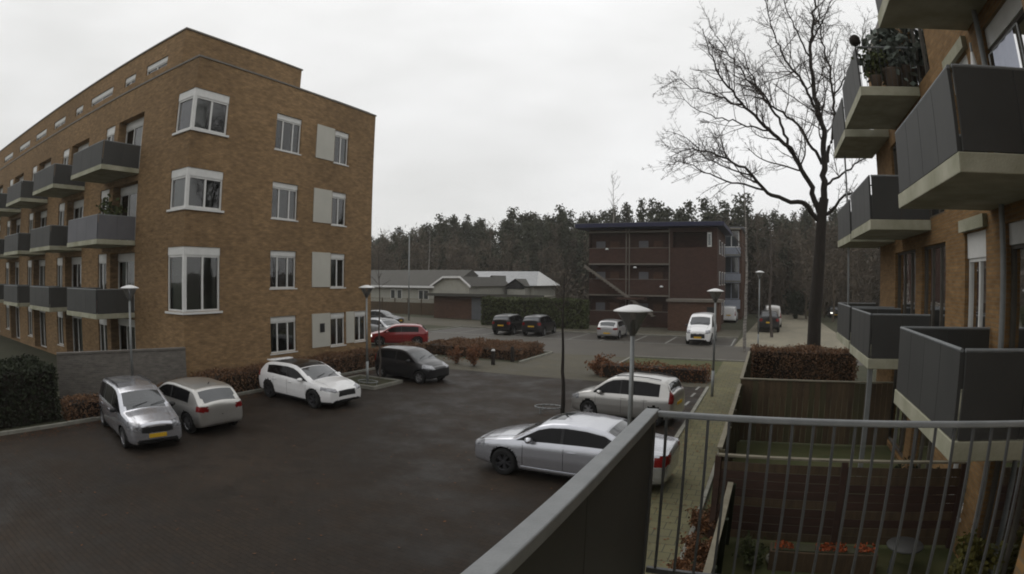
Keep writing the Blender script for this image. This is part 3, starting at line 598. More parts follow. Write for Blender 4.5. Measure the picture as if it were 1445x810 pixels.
    if plate_f: MB().box(Lh - 0.03, Lh + 0.012, -0.26, 0.26, S.get('pf', 0.42), S.get('pf', 0.42) + 0.11).build('number_plate', M_plate, t)
    if plate_r: MB().box(-Lh - 0.012, -Lh + 0.03, -0.26, 0.26, S.get('pr', 0.62), S.get('pr', 0.62) + 0.11).build('number_plate', M_plate, t)
    m_ = MB(); xw = w1 - 0.05
    zw = float(np.interp(xw, [p[0] for p in S['top']], [p[1] for p in S['top']]))
    for yy in (-0.42, 0.15):
        a = (xw, yy, zw + 0.012); x2 = w1 - 0.19; z2 = float(np.interp(x2, [p[0] for p in S['top']], [p[1] for p in S['top']])); m_.bar(a, (x2, yy + 0.50, z2 + 0.008), 0.009, 5)
    m_.build('wiper', M_black, t)
    if S.get('rails'):
        for sg in (1, -1):
            a0, a1 = S['rails']; pts = []
            for q in np.linspace(a0, a1, 8):
                i = int(np.argmin(np.abs(X - q) + (SC < 1) * 9)); pts.append((q, sg * float(yt[i] + 0.03), float(T[i] - c_[i] + 0.035)))
            MB().tube(pts, 0.016, 6).build('roof_rail', M_black, t)
    if S.get('ant'): MB().bar((S['ant'], 0, 1.44), (S['ant'] - 0.10, 0, 1.53), 0.02, 6, 0.006).build('aerial', M_black, t)
    if S.get('spoil'):
        xq, zq = S['spoil']; MB().box(xq - 0.16, xq + 0.12, -Wh * 0.62, Wh * 0.62, zq - 0.02, zq + 0.02).build('spoiler', color, t, bevel=0.012)
    if S.get('trim'):
        for sg in (1, -1):
            zz = S['trim']; x0_, x1_ = axr + r + 0.12, axf - r - 0.12; yy = surf(0, zz); MB().box(x0_, x1_, min(sg * (yy - 0.02), sg * (yy + 0.018)), max(sg * (yy - 0.02), sg * (yy + 0.018)), zz - 0.025, zz + 0.025).build('side_trim', color if S.get('trimc') else M_black, t, bevel=0.006)
    return t

SEDAN = dict(L=4.92, W=1.86, r=0.335, axf=1.49, axr=-1.36, e=0.16,
    top=[(-2.46, .92), (-2.34, 1.00), (-1.90, 1.055), (-1.68, 1.075), (-1.0, 1.385), (-.55, 1.445), (-.05, 1.46), (.35, 1.43), (.62, 1.36), (1.28, 1.01), (1.75, .93), (2.15, .83), (2.46, .70)],
    sh=[(-2.46, .93), (-1.8, .965), (-.5, .955), (.9, .915), (1.5, .86), (2.0, .79), (2.46, .68)], ws=(.66, 1.24), rw=(-1.64, -1.02), dlo=(-1.62, 1.18), bp=(.02, -1.12), off=0.085,
    hl=(.60, .76, .42, .40, .12), tl=(.70, .92, .42, .30), gr=(.34, .70, .30), gr2=(.24, .34, .62), sun=(.12, .55), mir=.80, hand=(-.25, -1.22), hz=.80, seam=(.98, -.05, -1.0), trim=.30, trimc=1, pf=.44, pr=.70, tum=.36, nf=.20, nr=.15)
HATCH = dict(L=4.2, W=1.77, r=0.32, axf=1.22, axr=-1.36, e=0.12,
    top=[(-2.10, .96), (-2.02, 1.02), (-1.66, 1.36), (-1.52, 1.43), (-1.2, 1.465), (-.3, 1.485), (.15, 1.45), (.42, 1.37), (1.08, 1.01), (1.55, .93), (1.9, .82), (2.1, .70)],
    sh=[(-2.1, .93), (-1.0, .94), (.6, .91), (1.3, .86), (1.8, .77), (2.1, .68)], ws=(.46, 1.04), rw=(-2.02, -1.66), dlo=(-1.42, .98), bp=(-.28,), off=0.10,
    hl=(.60, .75, .42, .35, .1), tl=(.76, .92, .50, .22), gr=(.36, .66, .45), gr2=(.24, .33, .6), mir=.66, hand=(-.02,), hz=.80, seam=(.84, -.34), trim=.42, trimc=1, ant=-1.3, pf=.42, pr=.44, nr=.12)
CROSS = dict(HATCH, L=4.37, W=1.80, r=0.335, axf=1.30, axr=-1.36,
    top=[(-2.18, .92), (-2.10, 1.02), (-1.72, 1.33), (-1.58, 1.39), (-1.1, 1.445), (-.3, 1.465), (.1, 1.43), (.38, 1.35), (1.14, .99), (1.6, .92), (1.98, .80), (2.18, .66)],
    sh=[(-2.18, .97), (-1.0, .96), (.6, .90), (1.3, .86), (1.8, .78), (2.18, .68)], ws=(.42, 1.10), rw=(-2.04, -1.68), dlo=(-1.45, 1.02), bp=(-.20,), roof=(-1.45, .36), hl=(.62, .74, .46, .50, .20), gr=(.48, .68, .40), gr2=(.22, .36, .62), clad=.30,
    mir=.72, hand=(0.02, -.95), seam=(.92, -.18, -1.02), trim=0, ant=0, spoil=(-1.68, 1.40), pf=.40, tl=(.78, 1.04, .52, .22))
MPV = dict(L=4.45, W=1.75, r=0.32, axf=1.36, axr=-1.42, e=0.12,
    top=[(-2.22, .98), (-2.16, 1.10), (-2.02, 1.50), (-1.86, 1.60), (-1.2, 1.66), (-.2, 1.675), (.25, 1.63), (.52, 1.54), (1.26, 1.10), (1.62, 1.03), (2.02, .90), (2.22, .76)],
    sh=[(-2.22, 1.02), (-1.0, 1.01), (.6, .985), (1.3, .95), (1.8, .86), (2.22, .74)], ws=(.56, 1.22), rw=(-2.14, -1.94), dlo=(-1.98, 1.14), bp=(.02, -.98), off=0.11,
    hl=(.66, .86, .46, .42, .1), tl=(.85, 1.15, .60, .16), gr=(.58, .76, .46), gr2=(.26, .40, .60), mir=.82, hand=(-.12, -1.1), hz=.88, seam=(1.0, -.02, -1.0), pf=.44, pr=.72, rails=(-1.7, .1), mirc=False)
MINI = dict(L=3.44, W=1.64, r=0.285, axf=1.12, axr=-1.22, e=0.13,
    top=[(-1.72, .94), (-1.66, 1.06), (-1.50, 1.36), (-1.34, 1.43), (-.8, 1.465), (-.1, 1.47), (.22, 1.42), (.42, 1.34), (.98, 1.00), (1.28, .92), (1.54, .80), (1.72, .66)],
    sh=[(-1.72, .98), (-.8, .95), (.5, .91), (1.0, .86), (1.4, .78), (1.72, .66)], ws=(.46, .94), rw=(-1.64, -1.46), dlo=(-1.40, .88), bp=(-.30,), off=0.11,
    hl=(.62, .80, .38, .46, .22), tl=(.78, 1.10, .56, .16), gr=(.26, .42, .55), mir=.60, hand=(-.08,), hz=.80, seam=(.76, -.34), trim=0, pf=.46, pr=.72, mirc=False)
COMPACT = dict(MPV, L=4.05, W=1.70, axf=1.20, axr=-1.35, r=0.315,
    top=[(-2.02, .96), (-1.96, 1.08), (-1.80, 1.44), (-1.66, 1.54), (-1.0, 1.60), (-.1, 1.61), (.30, 1.56), (.55, 1.46), (1.15, 1.06), (1.5, .98), (1.84, .86), (2.02, .72)],
    sh=[(-2.02, .98), (-1.0, .97), (.6, .94), (1.2, .90), (1.7, .82), (2.02, .72)], ws=(.58, 1.11), rw=(-1.94, -1.76), dlo=(-1.50, 1.04), bp=(-.05,), hl=(.64, .82, .46, .40, .1), tl=(.80, 1.30, .58, .16), mir=.74, hand=(-.20, -1.0), seam=(.92, -.10, -.98), rails=(-1.5, .2), pr=.70, mirc=True, hz=.86)
VAN = dict(L=4.4, W=1.82, r=0.325, axf=1.36, axr=-1.37, e=0.11,
    top=[(-2.2, 1.50), (-2.14, 1.74), (-1.9, 1.81), (-.2, 1.83), (.25, 1.80), (.55, 1.70), (1.32, 1.14), (1.72, 1.05), (2.04, .92), (2.2, .78)],
    sh=[(-2.2, 1.08), (.6, 1.05), (1.3, 1.0), (1.8, .90), (2.2, .76)], ws=(.62, 1.26), rw=(-2.4, -2.3), dlo=(.05, 1.16), bp=(-.2,), off=0.13,
    hl=(.70, .90, .52, .36, .1), tl=(.8, 1.3, .72, .12), gr=(.44, .70, .48), gr2=(.24, .36, .6), mir=.86, hand=(.2,), hz=.95, seam=(1.0, 0.0, -.9), pf=.42, pr=.8, tum=.18, mirc=False)
SUV = dict(MPV, L=4.3, W=1.80, r=.35, zb=.28, axf=1.30, axr=-1.32,
    top=[(-2.15, 1.0), (-2.10, 1.12), (-1.98, 1.50), (-1.80, 1.62), (-1.0, 1.67), (-.1, 1.68), (.28, 1.62), (.52, 1.52), (1.10, 1.10), (1.6, 1.04), (1.98, .92), (2.15, .78)],
    sh=[(-2.15, 1.05), (-1.0, 1.03), (.6, 1.0), (1.3, .96), (1.8, .90), (2.15, .78)], ws=(.56, 1.06), rw=(-2.08, -1.90), dlo=(-1.85, 1.0), bp=(.0, -.95), rails=None, tl=(.90, 1.12, .55, .16), pr=.75, seam=(.9, -.02), hand=(-.1,))
far = dict(dx=0.06)
PI = math.pi
GC = 'cars parked around the flats'
car('silver saloon with dark side windows and sunroof, parked just below the near balcony rail', SEDAN, (-3.98, 11.68), PI - R(2), P_silver, GC, rim='dark', plate_r=False, sc3=(.91, .92, .92))
car('silver compact hatchback with roof rails parked behind the silver saloon', COMPACT, (-4.22, 17.35), PI - R(9), P_silver2, GC, sc3=(.845, .9, .89))
car('silver people carrier with yellow front plate, leftmost car in the car park', dict(MPV, L=4.3), (-14.95, 7.5), -R(12), P_silver, GC, sc3=(.93, .93, .86))
car('silver grey three-door hatchback seen from behind, beside the people carrier', HATCH, (-15.2, 9.52), PI - R(4), P_beige, GC, plate_r=False, sc3=(.94, .94, .90))
car('white crossover with black roof and dark wheels facing the car park', CROSS, (-14.72, 14.25), -R(4.5), P_white, GC, rim='dark', plate_f=False)
car('small charcoal city car parked beside the white crossover', MINI, (-14.25, 20.0), -R(6), P_dark, GC, plate_f=False)
car('red car with a lit headlight on the road behind the charcoal city car', dict(HATCH, lit=1, **far), (-22.35, 29.9), PI + R(33), P_red, GC)
car('pale grey hatchback partly hidden behind the red car', dict(CROSS, **far), (-26.2, 33.6), -R(20), P_grey, GC)
car('dark estate car by the corner of the yellow brick flats, beyond the grey hatchback', dict(SEDAN, **far), (-33.6, 42.0), R(8), P_dark, GC)
car('black boxy car seen from behind, the one next to the garage', dict(SUV, **far), (-19.75, 41.3), R(90 + 3), P_black, GC)
car('black car with a chrome strip seen from behind, the one towards the bare sapling', dict(SUV, **far), (-17.35, 41.6), R(90 + 3), P_dark, GC)
car('pale silver hatchback with red tail lights seen from behind in a parking bay', dict(HATCH, **far), (-11.5, 41.9), R(90 + 2), P_pale, GC)
car('white panel van facing the road beside the brick shed', dict(VAN, **far), (-4.62, 40.7), R(-90 - 1), P_white, GC, name='parked_van', sc3=(1.0, 1.0, 1.12))
car('small white van parked far off beside the red brick flats', dict(VAN, **far), (-4.1, 62.5), R(90), P_white, GC, name='parked_van')
car('dark off-road car on the side road by the bare trees', dict(SUV, **far), (0.1, 52.2), R(92), P_dark, GC, sc3=(1.05, 1.06, 1.08))
car('silver van parked in front of the dark off-road car on the side road', dict(VAN, **far), (0.45, 57.6), R(92), P_silver2, GC, name='parked_van', sc3=(1, 1, 1.15))
car('dark car far down the side road, partly hidden by a balcony', dict(HATCH, lit=1, **far), (8.7, 74), R(-90), P_dark, GC)
# ---------------------------------------------------------------- trees and shrubs
def tubes(lines, sides=5):
    """lines: list of (points, radii) -> quads of tapered tubes"""
    VV, FF, base = [], [], 0
    ang = np.linspace(0, 2 * math.pi, sides, endpoint=False)
    for pts, rad in lines:
        p = np.asarray(pts, float); rr = np.asarray(rad, float); n = len(p)
        d = np.gradient(p, axis=0); d /= np.maximum(np.linalg.norm(d, axis=1, keepdims=True), 1e-9)
        ref = np.where(np.abs(d[:, 2:3]) > 0.9, np.array([[1., 0, 0]]), np.array([[0, 0, 1.]])); a = np.cross(d, ref); a /= np.maximum(np.linalg.norm(a, axis=1, keepdims=True), 1e-9); b = np.cross(d, a)
        ring = p[:, None, :] + rr[:, None, None] * (np.cos(ang)[None, :, None] * a[:, None, :] + np.sin(ang)[None, :, None] * b[:, None, :])
        VV.append(ring.reshape(-1, 3)); i = np.arange(n * sides).reshape(n, sides) + base; j = np.roll(i, -1, 1)
        FF.append(np.stack([i[:-1], j[:-1], j[1:], i[1:]], 2).reshape(-1, 4)); base += n * sides
    return np.concatenate(VV), np.concatenate(FF)
def resample(pts, step):
    p = np.asarray(pts, float); s = np.concatenate([[0], np.cumsum(np.linalg.norm(np.diff(p, axis=0), axis=1))]); n = max(3, int(s[-1] / step) + 1); t = np.linspace(0, s[-1], n)
    return np.stack([np.interp(t, s, p[:, k]) for k in range(3)], 1), s[-1]
def twig(rg, p0, d0, ln, r0, r1, up=0.15, wob=0.25, step=0.22):
    n = max(3, int(ln / step) + 1); pts = [np.array(p0, float)]; d = np.array(d0, float)
    for _ in range(n - 1):
        d = d + rg.normal(0, wob, 3) * 0.5 + np.array([0, 0, up * 0.3]); d /= np.linalg.norm(d); pts.append(pts[-1] + d * ln / (n - 1))
    return np.array(pts), np.linspace(r0, r1, n)
def ramify(rg, limb, rad, level, out, dens=2.6, ratio=0.42, start=0.2, rmin=0.005, up=0.15, spread=0.8, maxlen=2.4):
    p, total = resample(limb, 0.12); n = len(p)
    if total < 0.15: return
    k = max(2, int(total * dens))
    for _ in range(k):
        t = start + (1 - start) * rg.random() ** 0.8; i = min(n - 2, int(t * (n - 1))); ax = p[i + 1] - p[i]; ax /= np.linalg.norm(ax) + 1e-9
        side = rg.normal(0, 1, 3); side -= ax * side.dot(ax); side /= np.linalg.norm(side) + 1e-9
        d = ax * (1 - spread * 0.5) + side * spread; d /= np.linalg.norm(d)
        ln = min(maxlen, total * ratio) * rg.uniform(0.5, 1.15) * (1.15 - 0.6 * t); ri = float(np.interp(t, np.linspace(0, 1, len(rad)), rad)); r0 = max(rmin * 1.3, min(ri * 0.6, ln * 0.018)); r1 = max(rmin, r0 * 0.4)
        q, rr = twig(rg, p[i], d, ln, r0, r1, up)
        out.append((q, rr))
        if level > 1: ramify(rg, q, rr, level - 1, out, dens * 1.35, ratio * 1.05, 0.15, rmin, up, spread, maxlen * 0.5)
def leafcloud(rg, pts, size, n_each, jitter, flat=0.0, asp=0.62):
    """small leaf quads scattered round points"""
    c = np.repeat(np.asarray(pts, float), n_each, 0); c = c + rg.normal(0, 1, c.shape) * jitter
    m = len(c); a = rg.normal(0, 1, (m, 3)); a[:, 2] *= (1 - flat); a /= np.linalg.norm(a, axis=1, keepdims=True); b = np.cross(a, rg.normal(0, 1, (m, 3))); b /= np.linalg.norm(b, axis=1, keepdims=True) + 1e-9
    s = size * rg.uniform(0.6, 1.3, (m, 1)); a, b = a * s, b * s * asp
    V = np.stack([c - a, c + b, c + a, c - b], 1).reshape(-1, 3); F = np.arange(4 * m).reshape(m, 4); return V, F

rg = np.random.default_rng(11)
LIMBS = [([(2.69,27.0,7.93),(2.79,26.9,10.03),(2.93,26.8,11.01),(2.78,26.7,11.38),(2.51,26.6,13.0),(2.53,26.5,14.73),(2.78,26.4,16.15),(3.16,26.3,17.62),(3.54,26.2,19.56)],0.2,0.035),([(2.44,27.0,7.44),(1.95,26.79,9.03),(1.33,26.57,9.98),(1.08,26.36,10.42),(0.08,26.15,11.22),(-0.99,25.94,12.38),(-1.86,25.73,13.74),(-2.25,25.51,14.93),(-2.41,25.3,15.95)],0.17,0.02),([(1.23,26.4,10.07),(0.78,26.67,11.68),(0.18,26.93,12.82),(-0.59,27.2,14.02),(-1.38,27.47,15.29),(-2.02,27.73,16.62),(-2.31,28.0,17.79)],0.09,0.02),([(2.43,27.0,7.05),(1.9,26.75,7.8),(0.9,26.5,7.93),(0.09,26.25,8.15),(-0.68,26.0,9.08),(-1.46,25.75,9.53),(-2.39,25.5,10.0),(-3.31,25.25,10.14),(-4.25,25.0,9.74)],0.15,0.018),([(-0.13,26.0,8.34),(-1.36,26.3,8.73),(-2.36,26.6,9.07),(-3.06,26.9,9.48),(-4.11,27.2,10.09),(-5.05,27.5,9.66)],0.06,0.015),([(-0.62,25.8,8.95),(-1.61,25.35,9.2),(-2.5,24.9,9.55),(-3.35,24.45,10.43),(-4.2,24.0,10.68)],0.05,0.014),([(2.8,26.6,11.29),(2.13,26.96,13.48),(1.42,27.32,14.9),(1.03,27.68,16.21),(0.82,28.04,17.58),(0.8,28.4,19.67)],0.1,0.02),([(2.77,27.0,9.56),(3.32,27.25,11.12),(3.58,27.5,12.92),(3.53,27.75,14.46),(3.39,28.0,16.07),(3.46,28.25,17.78),(3.94,28.5,20.01)],0.11,0.02),([(3.6,27.6,12.95),(4.22,27.95,13.97),(4.94,28.3,15.02),(5.55,28.65,16.32),(6.16,29.0,18.1)],0.06,0.015),([(2.67,27.0,7.28),(3.41,26.77,7.9),(4.07,26.53,8.34),(5.06,26.3,8.69)],0.1,0.03),([(2.76,27.0,8.67),(3.74,27.5,9.32),(4.63,28.0,9.99),(5.81,28.5,10.9)],0.08,0.02),([(2.68,27.0,9.66),(1.76,26.72,11.33),(1.18,26.44,11.78),(0.48,26.16,12.22),(-0.38,25.88,13.71),(-0.89,25.6,15.24)],0.1,0.018),([(-0.93,25.9,12.26),(-1.78,25.67,12.5),(-2.87,25.45,13.01),(-3.8,25.23,13.52),(-4.61,25.0,12.99)],0.05,0.013),([(0.24,26.3,11.12),(-0.92,26.73,11.58),(-2.28,27.15,12.1),(-3.52,27.57,12.84),(-4.62,28.0,13.87)],0.055,0.013),([(2.52,26.4,14.69),(1.89,26.1,16.04),(1.55,25.8,17.43),(1.41,25.5,18.85)],0.06,0.014),([(2.68,26.4,15.41),(3.62,26.7,17.03),(4.47,27.0,18.75)],0.06,0.014)]
TRUNK = [(2.23,27.0,1.37),(2.23,27.0,2.97),(2.37,27.0,4.88),(2.48,27.0,6.48),(2.57,27.0,7.44),(2.7,27.0,8.09)]

bt = empty('bare_tree', (2.3, 27.0, 0), 0, 'tall bare broadleaf tree with dark trunk and spreading limbs beside the balconies', 'tree')
tp, _ = resample([(2.18, 27, 0.0), (2.2, 27, 0.6)] + TRUNK, 0.4); tr_ = np.interp(np.linspace(0, 1, len(tp)), [0, 0.06, 0.15, 0.6, 1], [0.52, 0.39, 0.33, 0.28, 0.22])
Vt, Ft = tubes([(tp, tr_)], 14); o = link('trunk', mesh('trunk', Vt, Ft, M_bark, True), bt); o.location = (-2.3, -27, 0)
lines, tw = [], []
for q, r0, r1 in LIMBS:
    p, tot = resample(q, 0.3); p[1:-1] += rg.normal(0, 0.045, p[1:-1].shape); rr = np.linspace(r0 * 0.82, r1 * 0.8, len(p)); lines.append((p, rr))
    ramify(rg, p, rr, 3, tw, dens=3.9, ratio=0.38, start=0.18, rmin=0.0052, up=0.12, spread=0.75, maxlen=2.5)
Vl, Fl = tubes(lines, 8); o = link('limb', mesh('limb', Vl, Fl, M_bark, True), bt); o.location = (-2.3, -27, 0)
Vw, Fw = tubes(tw, 3); o = link('crown', mesh('crown', Vw, Fw, M_twig, True), bt); o.location = (-2.3, -27, 0); o['kind'] = 'stuff'

def bare_mesh(seed, h, tr, lev=3, dens=2.0, rmin=0.012, first=0.3, spread=0.8, ratio=0.36, lean=0.04, maxlen=3.0):
    g = np.random.default_rng(seed); n = 14; p = np.zeros((n, 3)); p[:, 2] = np.linspace(0, h, n); p[1:, :2] += np.cumsum(g.normal(0, lean, (n - 1, 2)) * h / 10, 0); rr = np.linspace(tr, max(rmin, tr * 0.12), n)
    out = []; ramify(g, p, rr, lev, out, dens=dens, ratio=ratio, start=first, rmin=rmin, up=0.35, spread=spread, maxlen=maxlen)
    return tubes([(p, rr)], 7), tubes(out, 3)
def bare_tree(name, label, loc, seed, h, tr, bark, twigm, **kw):
    t = empty(name, loc, 0, label, 'tree'); (a, b), (c, d) = bare_mesh(seed, h, tr, **kw)
    link('trunk', mesh('trunk', a, b, bark, True), t); o = link('crown', mesh('crown', c, d, twigm, True), t); o['kind'] = 'stuff'; return t
bare_tree('sapling', 'thin bare sapling standing between the pavement and the silver hatchback', (-6.27, 17.0, 0), 3, 4.5, 0.075, M_bark, M_twig, lev=3, dens=3.2, rmin=0.005, first=0.66, ratio=0.24)
bare_tree('sapling', 'thin bare sapling beside the lamp post at the end of the yellow brick flats', (-15.1, 18.9, 0), 4, 5.6, 0.05, M_twig, M_twig, lev=2, dens=2.0, rmin=0.005, first=0.45, ratio=0.2)
bare_tree('birch_tree', 'slender pale birch at the roadside in front of the white window bays', (-1.35, 36.0, 0), 5, 11.2, 0.12, M_birch, M_twig, lev=3, dens=1.6, rmin=0.007, first=0.25, ratio=0.2)
bare_tree('birch_tree', 'pale thin birch rising above the navy roof against the pines', (-20.5, 74.0, 0), 6, 18.5, 0.16, M_birch, M_twig, lev=3, dens=1.2, rmin=0.014, first=0.55, ratio=0.2)
bare_tree('bare_tree', 'brown bare tree behind the birch at the edge of the side road', (0.4, 46.0, 0), 8, 9.5, 0.13, M_twig, M_twig, lev=3, dens=1.8, rmin=0.008, first=0.25, ratio=0.3)
bare_tree('bare_tree', 'pale bare tree in front of the wood behind the long low house', (-48, 72, 0), 9, 12, 0.16, M_birch, M_twig, lev=3, dens=1.5, rmin=0.014, first=0.25, ratio=0.32)

# hedges: a dark twiggy core and many small leaves through its outer shell
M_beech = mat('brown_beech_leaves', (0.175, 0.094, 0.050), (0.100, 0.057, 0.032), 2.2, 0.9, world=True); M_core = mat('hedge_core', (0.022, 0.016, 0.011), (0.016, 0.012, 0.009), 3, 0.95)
M_rust = mat('rust_leaves', (0.22, 0.092, 0.040), (0.11, 0.052, 0.026), 4.5, 0.85, world=True); M_litter = mat('fallen_beech_leaves', (0.17, 0.075, 0.032), (0.075, 0.040, 0.022), 6, 0.9, world=True); M_green = mat('privet_leaves', (0.072, 0.085, 0.030), (0.042, 0.050, 0.020), 2.0, 0.85, world=True)
M_dgreen = mat('dark_evergreen_leaves', (0.018, 0.024, 0.009), (0.011, 0.015, 0.006), 2.0, 0.85, world=True)
def hedge(label, x0, x1, y0, y1, h, m, size=0.040, dens=520, cat='hedge', seed=1, name='hedge', core=M_core, rag=0.04):
    g = np.random.default_rng(seed); t = empty(name, ((x0 + x1) / 2, (y0 + y1) / 2, 0), 0, label, cat); ox, oy = (x0 + x1) / 2, (y0 + y1) / 2; wx, wy = x1 - x0, y1 - y0
    area = wx * wy + 2 * h * (wx + wy); n = int(min(30000, area * dens)); u = g.random((n, 3)); f = g.random(n) * area
    p = np.stack([(u[:, 0] - .5) * wx, (u[:, 1] - .5) * wy, u[:, 2] * h], 1)
    bump = 0.10 * np.sin(p[:, 0] * 2.3 + p[:, 1] * 1.1 + seed) * np.sin(p[:, 1] * 1.9 + 0.7) + 0.06 * np.sin(p[:, 0] * 5.1 + p[:, 2] * 4)
    a1 = wx * wy; a2 = a1 + 2 * h * wx
    top = f < a1; p[top, 2] = h + bump[top] * 0.8; fy = (f >= a1) & (f < a2); sg = np.where(g.random(n) < 0.5, -1, 1); p[fy, 1] = (sg * (wy / 2 + bump * 0.6))[fy]; fx = f >= a2; p[fx, 0] = (sg * (wx / 2 + bump * 0.6))[fx]
    p += g.normal(0, rag, p.shape); p[:, 2] = np.maximum(p[:, 2], 0.03)
    V, F = leafcloud(g, p, size, 1, 0.0); o = link('leaves', mesh('leaves', V, F, m), t); o['kind'] = 'stuff'
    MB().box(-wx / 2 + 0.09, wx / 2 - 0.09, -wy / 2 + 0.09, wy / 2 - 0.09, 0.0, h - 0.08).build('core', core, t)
    return t
def bush(label, x, y, rx, h, m, seed, size=0.05, n=900, stems=9, cat='shrub', name='shrub'):
    g = np.random.default_rng(seed); t = empty(name, (x, y, 0), 0, label, cat); ln = []
    tips = []
    for i in range(stems):
        a = g.uniform(0, 6.28); d = np.array([math.cos(a) * rx / h, math.sin(a) * rx / h, 1.0]); d /= np.linalg.norm(d); q, rr = twig(g, (g.normal(0, .05), g.normal(0, .05), 0), d, h * g.uniform(.75, 1.1), 0.014, 0.005, up=0.3, wob=0.3, step=0.15); ln.append((q, rr)); ramify(g, q, rr, 1, ln, dens=6, ratio=0.4, start=0.2, rmin=0.004)
    V, F = tubes(ln, 3); o = link('stems', mesh('stems', V, F, M_twig), t); o['kind'] = 'stuff'
    P_ = np.concatenate([q[1:] for q, _ in ln]); V, F = leafcloud(g, P_[g.integers(0, len(P_), n)], size, 1, 0.05); o = link('leaves', mesh('leaves', V, F, m), t); o['kind'] = 'stuff'; return t
hedge('long brown beech hedge along the foot of the yellow brick flats', -18.45, -17.35, 11.7, 25.5, 0.80, M_beech, seed=2)
hedge('brown beech hedge below the grey garden wall', -18.2, -17.35, 6.3, 11.5, 0.62, M_beech, seed=3)
hedge('dark evergreen hedge at the edge of the car park, left of the people carrier', -20.6, -17.9, 1.0, 6.1, 1.6, M_dgreen, size=0.06, dens=420, seed=4)
hedge('wide low brown hedge on the island between car park and road', -18.6, -12.7, 27.3, 31.0, 0.58, M_beech, size=0.045, dens=420, seed=5)
hedge('tall green privet hedge behind the two black cars', -25.6, -15.6, 47.2, 48.6, 2.5, M_green, size=0.11, dens=170, seed=6)
hedge('brown leafy hedge across the end of the gardens, under the bare tree', -0.55, 3.5, 22.0, 23.2, 1.75, M_beech, size=0.042, dens=640, seed=7)
hedge('low rust-leaved hedge strip beyond the silver hatchback', -7.2, -2.45, 24.2, 25.2, 0.62, M_rust, size=0.042, dens=260, seed=8)
bush('rust-leaved shrub at the tip of the paved island, beside the bollards', -13.75, 24.6, 0.42, 1.0, M_rust, 21, n=1100)
bush('smaller rust-leaved shrub behind the charcoal city car', -14.9, 24.9, 0.38, 0.9, M_rust, 22, n=600)
bush('rust-leaved shrub at the end of the hedge strip, behind the lamp pole', -7.5, 24.8, 0.45, 0.95, M_rust, 23, n=1000)
for i, (bx, by) in enumerate([(-0.78, 9.4), (-0.74, 8.3), (-0.74, 7.3), (-0.78, 6.3)]):
    bush(['clump of rust beech leaves at the fence corner beside the path', 'second clump of rust beech leaves along the garden rail', 'third clump of rust beech leaves along the garden rail', 'clump of rust beech leaves nearest the balcony bars'][i], bx, by, 0.34, 0.40, M_litter, 30 + i, n=4200, size=0.026)
# ---------------------------------------------------------------- street furniture
M_frost = glass_mat('frosted_lamp_glass', (0.9, 0.9, 0.9))
_t = M_frost.node_tree; _df = nn(_t, 'ShaderNodeBsdfDiffuse'); _df.inputs['Color'].default_value = (0.5, 0.5, 0.48, 1); _tl = nn(_t, 'ShaderNodeBsdfTranslucent'); _tl.inputs['Color'].default_value = (0.5, 0.5, 0.48, 1)
_a1 = nn(_t, 'ShaderNodeMixShader'); _t.links.new(_df.outputs[0], _a1.inputs[1]); _t.links.new(_tl.outputs[0], _a1.inputs[2]); _a2 = nn(_t, 'ShaderNodeMixShader'); _a2.inputs[0].default_value = 0.22
_out = [n for n in _t.nodes if n.type == 'OUTPUT_MATERIAL'][0]; _src = _out.inputs['Surface'].links[0].from_socket; _t.links.new(_src, _a2.inputs[1]); _t.links.new(_a1.outputs[0], _a2.inputs[2]); _t.links.new(_a2.outputs[0], _out.inputs['Surface'])
def lamp_post(label, x, y, h=3.9, r=0.33):
    t = empty('lamp_post', (x, y, 0), 0, label, 'lamp post', 'post-top lamps of the car park')
    MB().bar((0, 0, 0), (0, 0, 1.0), 0.055, 12).bar((0, 0, 1.0), (0, 0, h - 0.42), 0.046, 12, 0.036).build('pole', M_galv, t, True)
    MB().lathe([(0.035, h - 0.44), (0.06, h - 0.40), (0.16, h - 0.22), (r * 0.80, h - 0.035)], 28).build('lamp_glass', M_frost, t, True)
    MB().lathe([(0.03, h - 0.42), (0.045, h - 0.38), (0.045, h - 0.27), (0.03, h - 0.17), (0.001, h - 0.17)], 14).build('lamp_holder', M_steel_m, t, True)
    MB().lathe([(r * 0.80, h - 0.032), (r * 0.99, h - 0.030), (r, h - 0.018), (r * 0.8, h + 0.012), (r * 0.45, h + 0.052), (r * 0.2, h + 0.075), (0.001, h + 0.08)], 32).build('lamp_cap', M_lampw, t, True)
    return t
lamp_post('near lamp post with white dish cap, in front of the silver saloon', -2.2, 9.25, 3.82)
lamp_post('lamp post with white dish cap against the corner of the yellow brick flats', -17.72, 8.84, 3.98)
lamp_post('lamp post with white dish cap beside the white crossover', -14.72, 17.6, 3.95)
lamp_post('lamp post with white dish cap at the end of the rust hedge strip', -1.95, 21.4, 3.95)
lamp_post('far lamp post with white dish cap beside the birch', -0.55, 37.2, 4.9)
t = empty('street_lamp', (-34.5, 48, 0), 0, 'tall street lamp on a slim pole above the long low house', 'street lamp')
MB().bar((0, 0, 0), (0, 0, 8.7), 0.085, 10, 0.05).build('pole', M_galv, t, True); MB().bar((0, 0, 8.68), (-1.1, 0, 9.15), 0.035, 8).build('arm', M_galv, t, True); MB().hexa([(-1.05, -.11, 9.08), (-1.65, -.11, 9.30), (-1.65, .11, 9.30), (-1.05, .11, 9.08), (-1.05, -.1, 9.2), (-1.62, -.1, 9.42), (-1.62, .1, 9.42), (-1.05, .1, 9.2)]).build('lamp_head', M_galv, t, bevel=0.03)
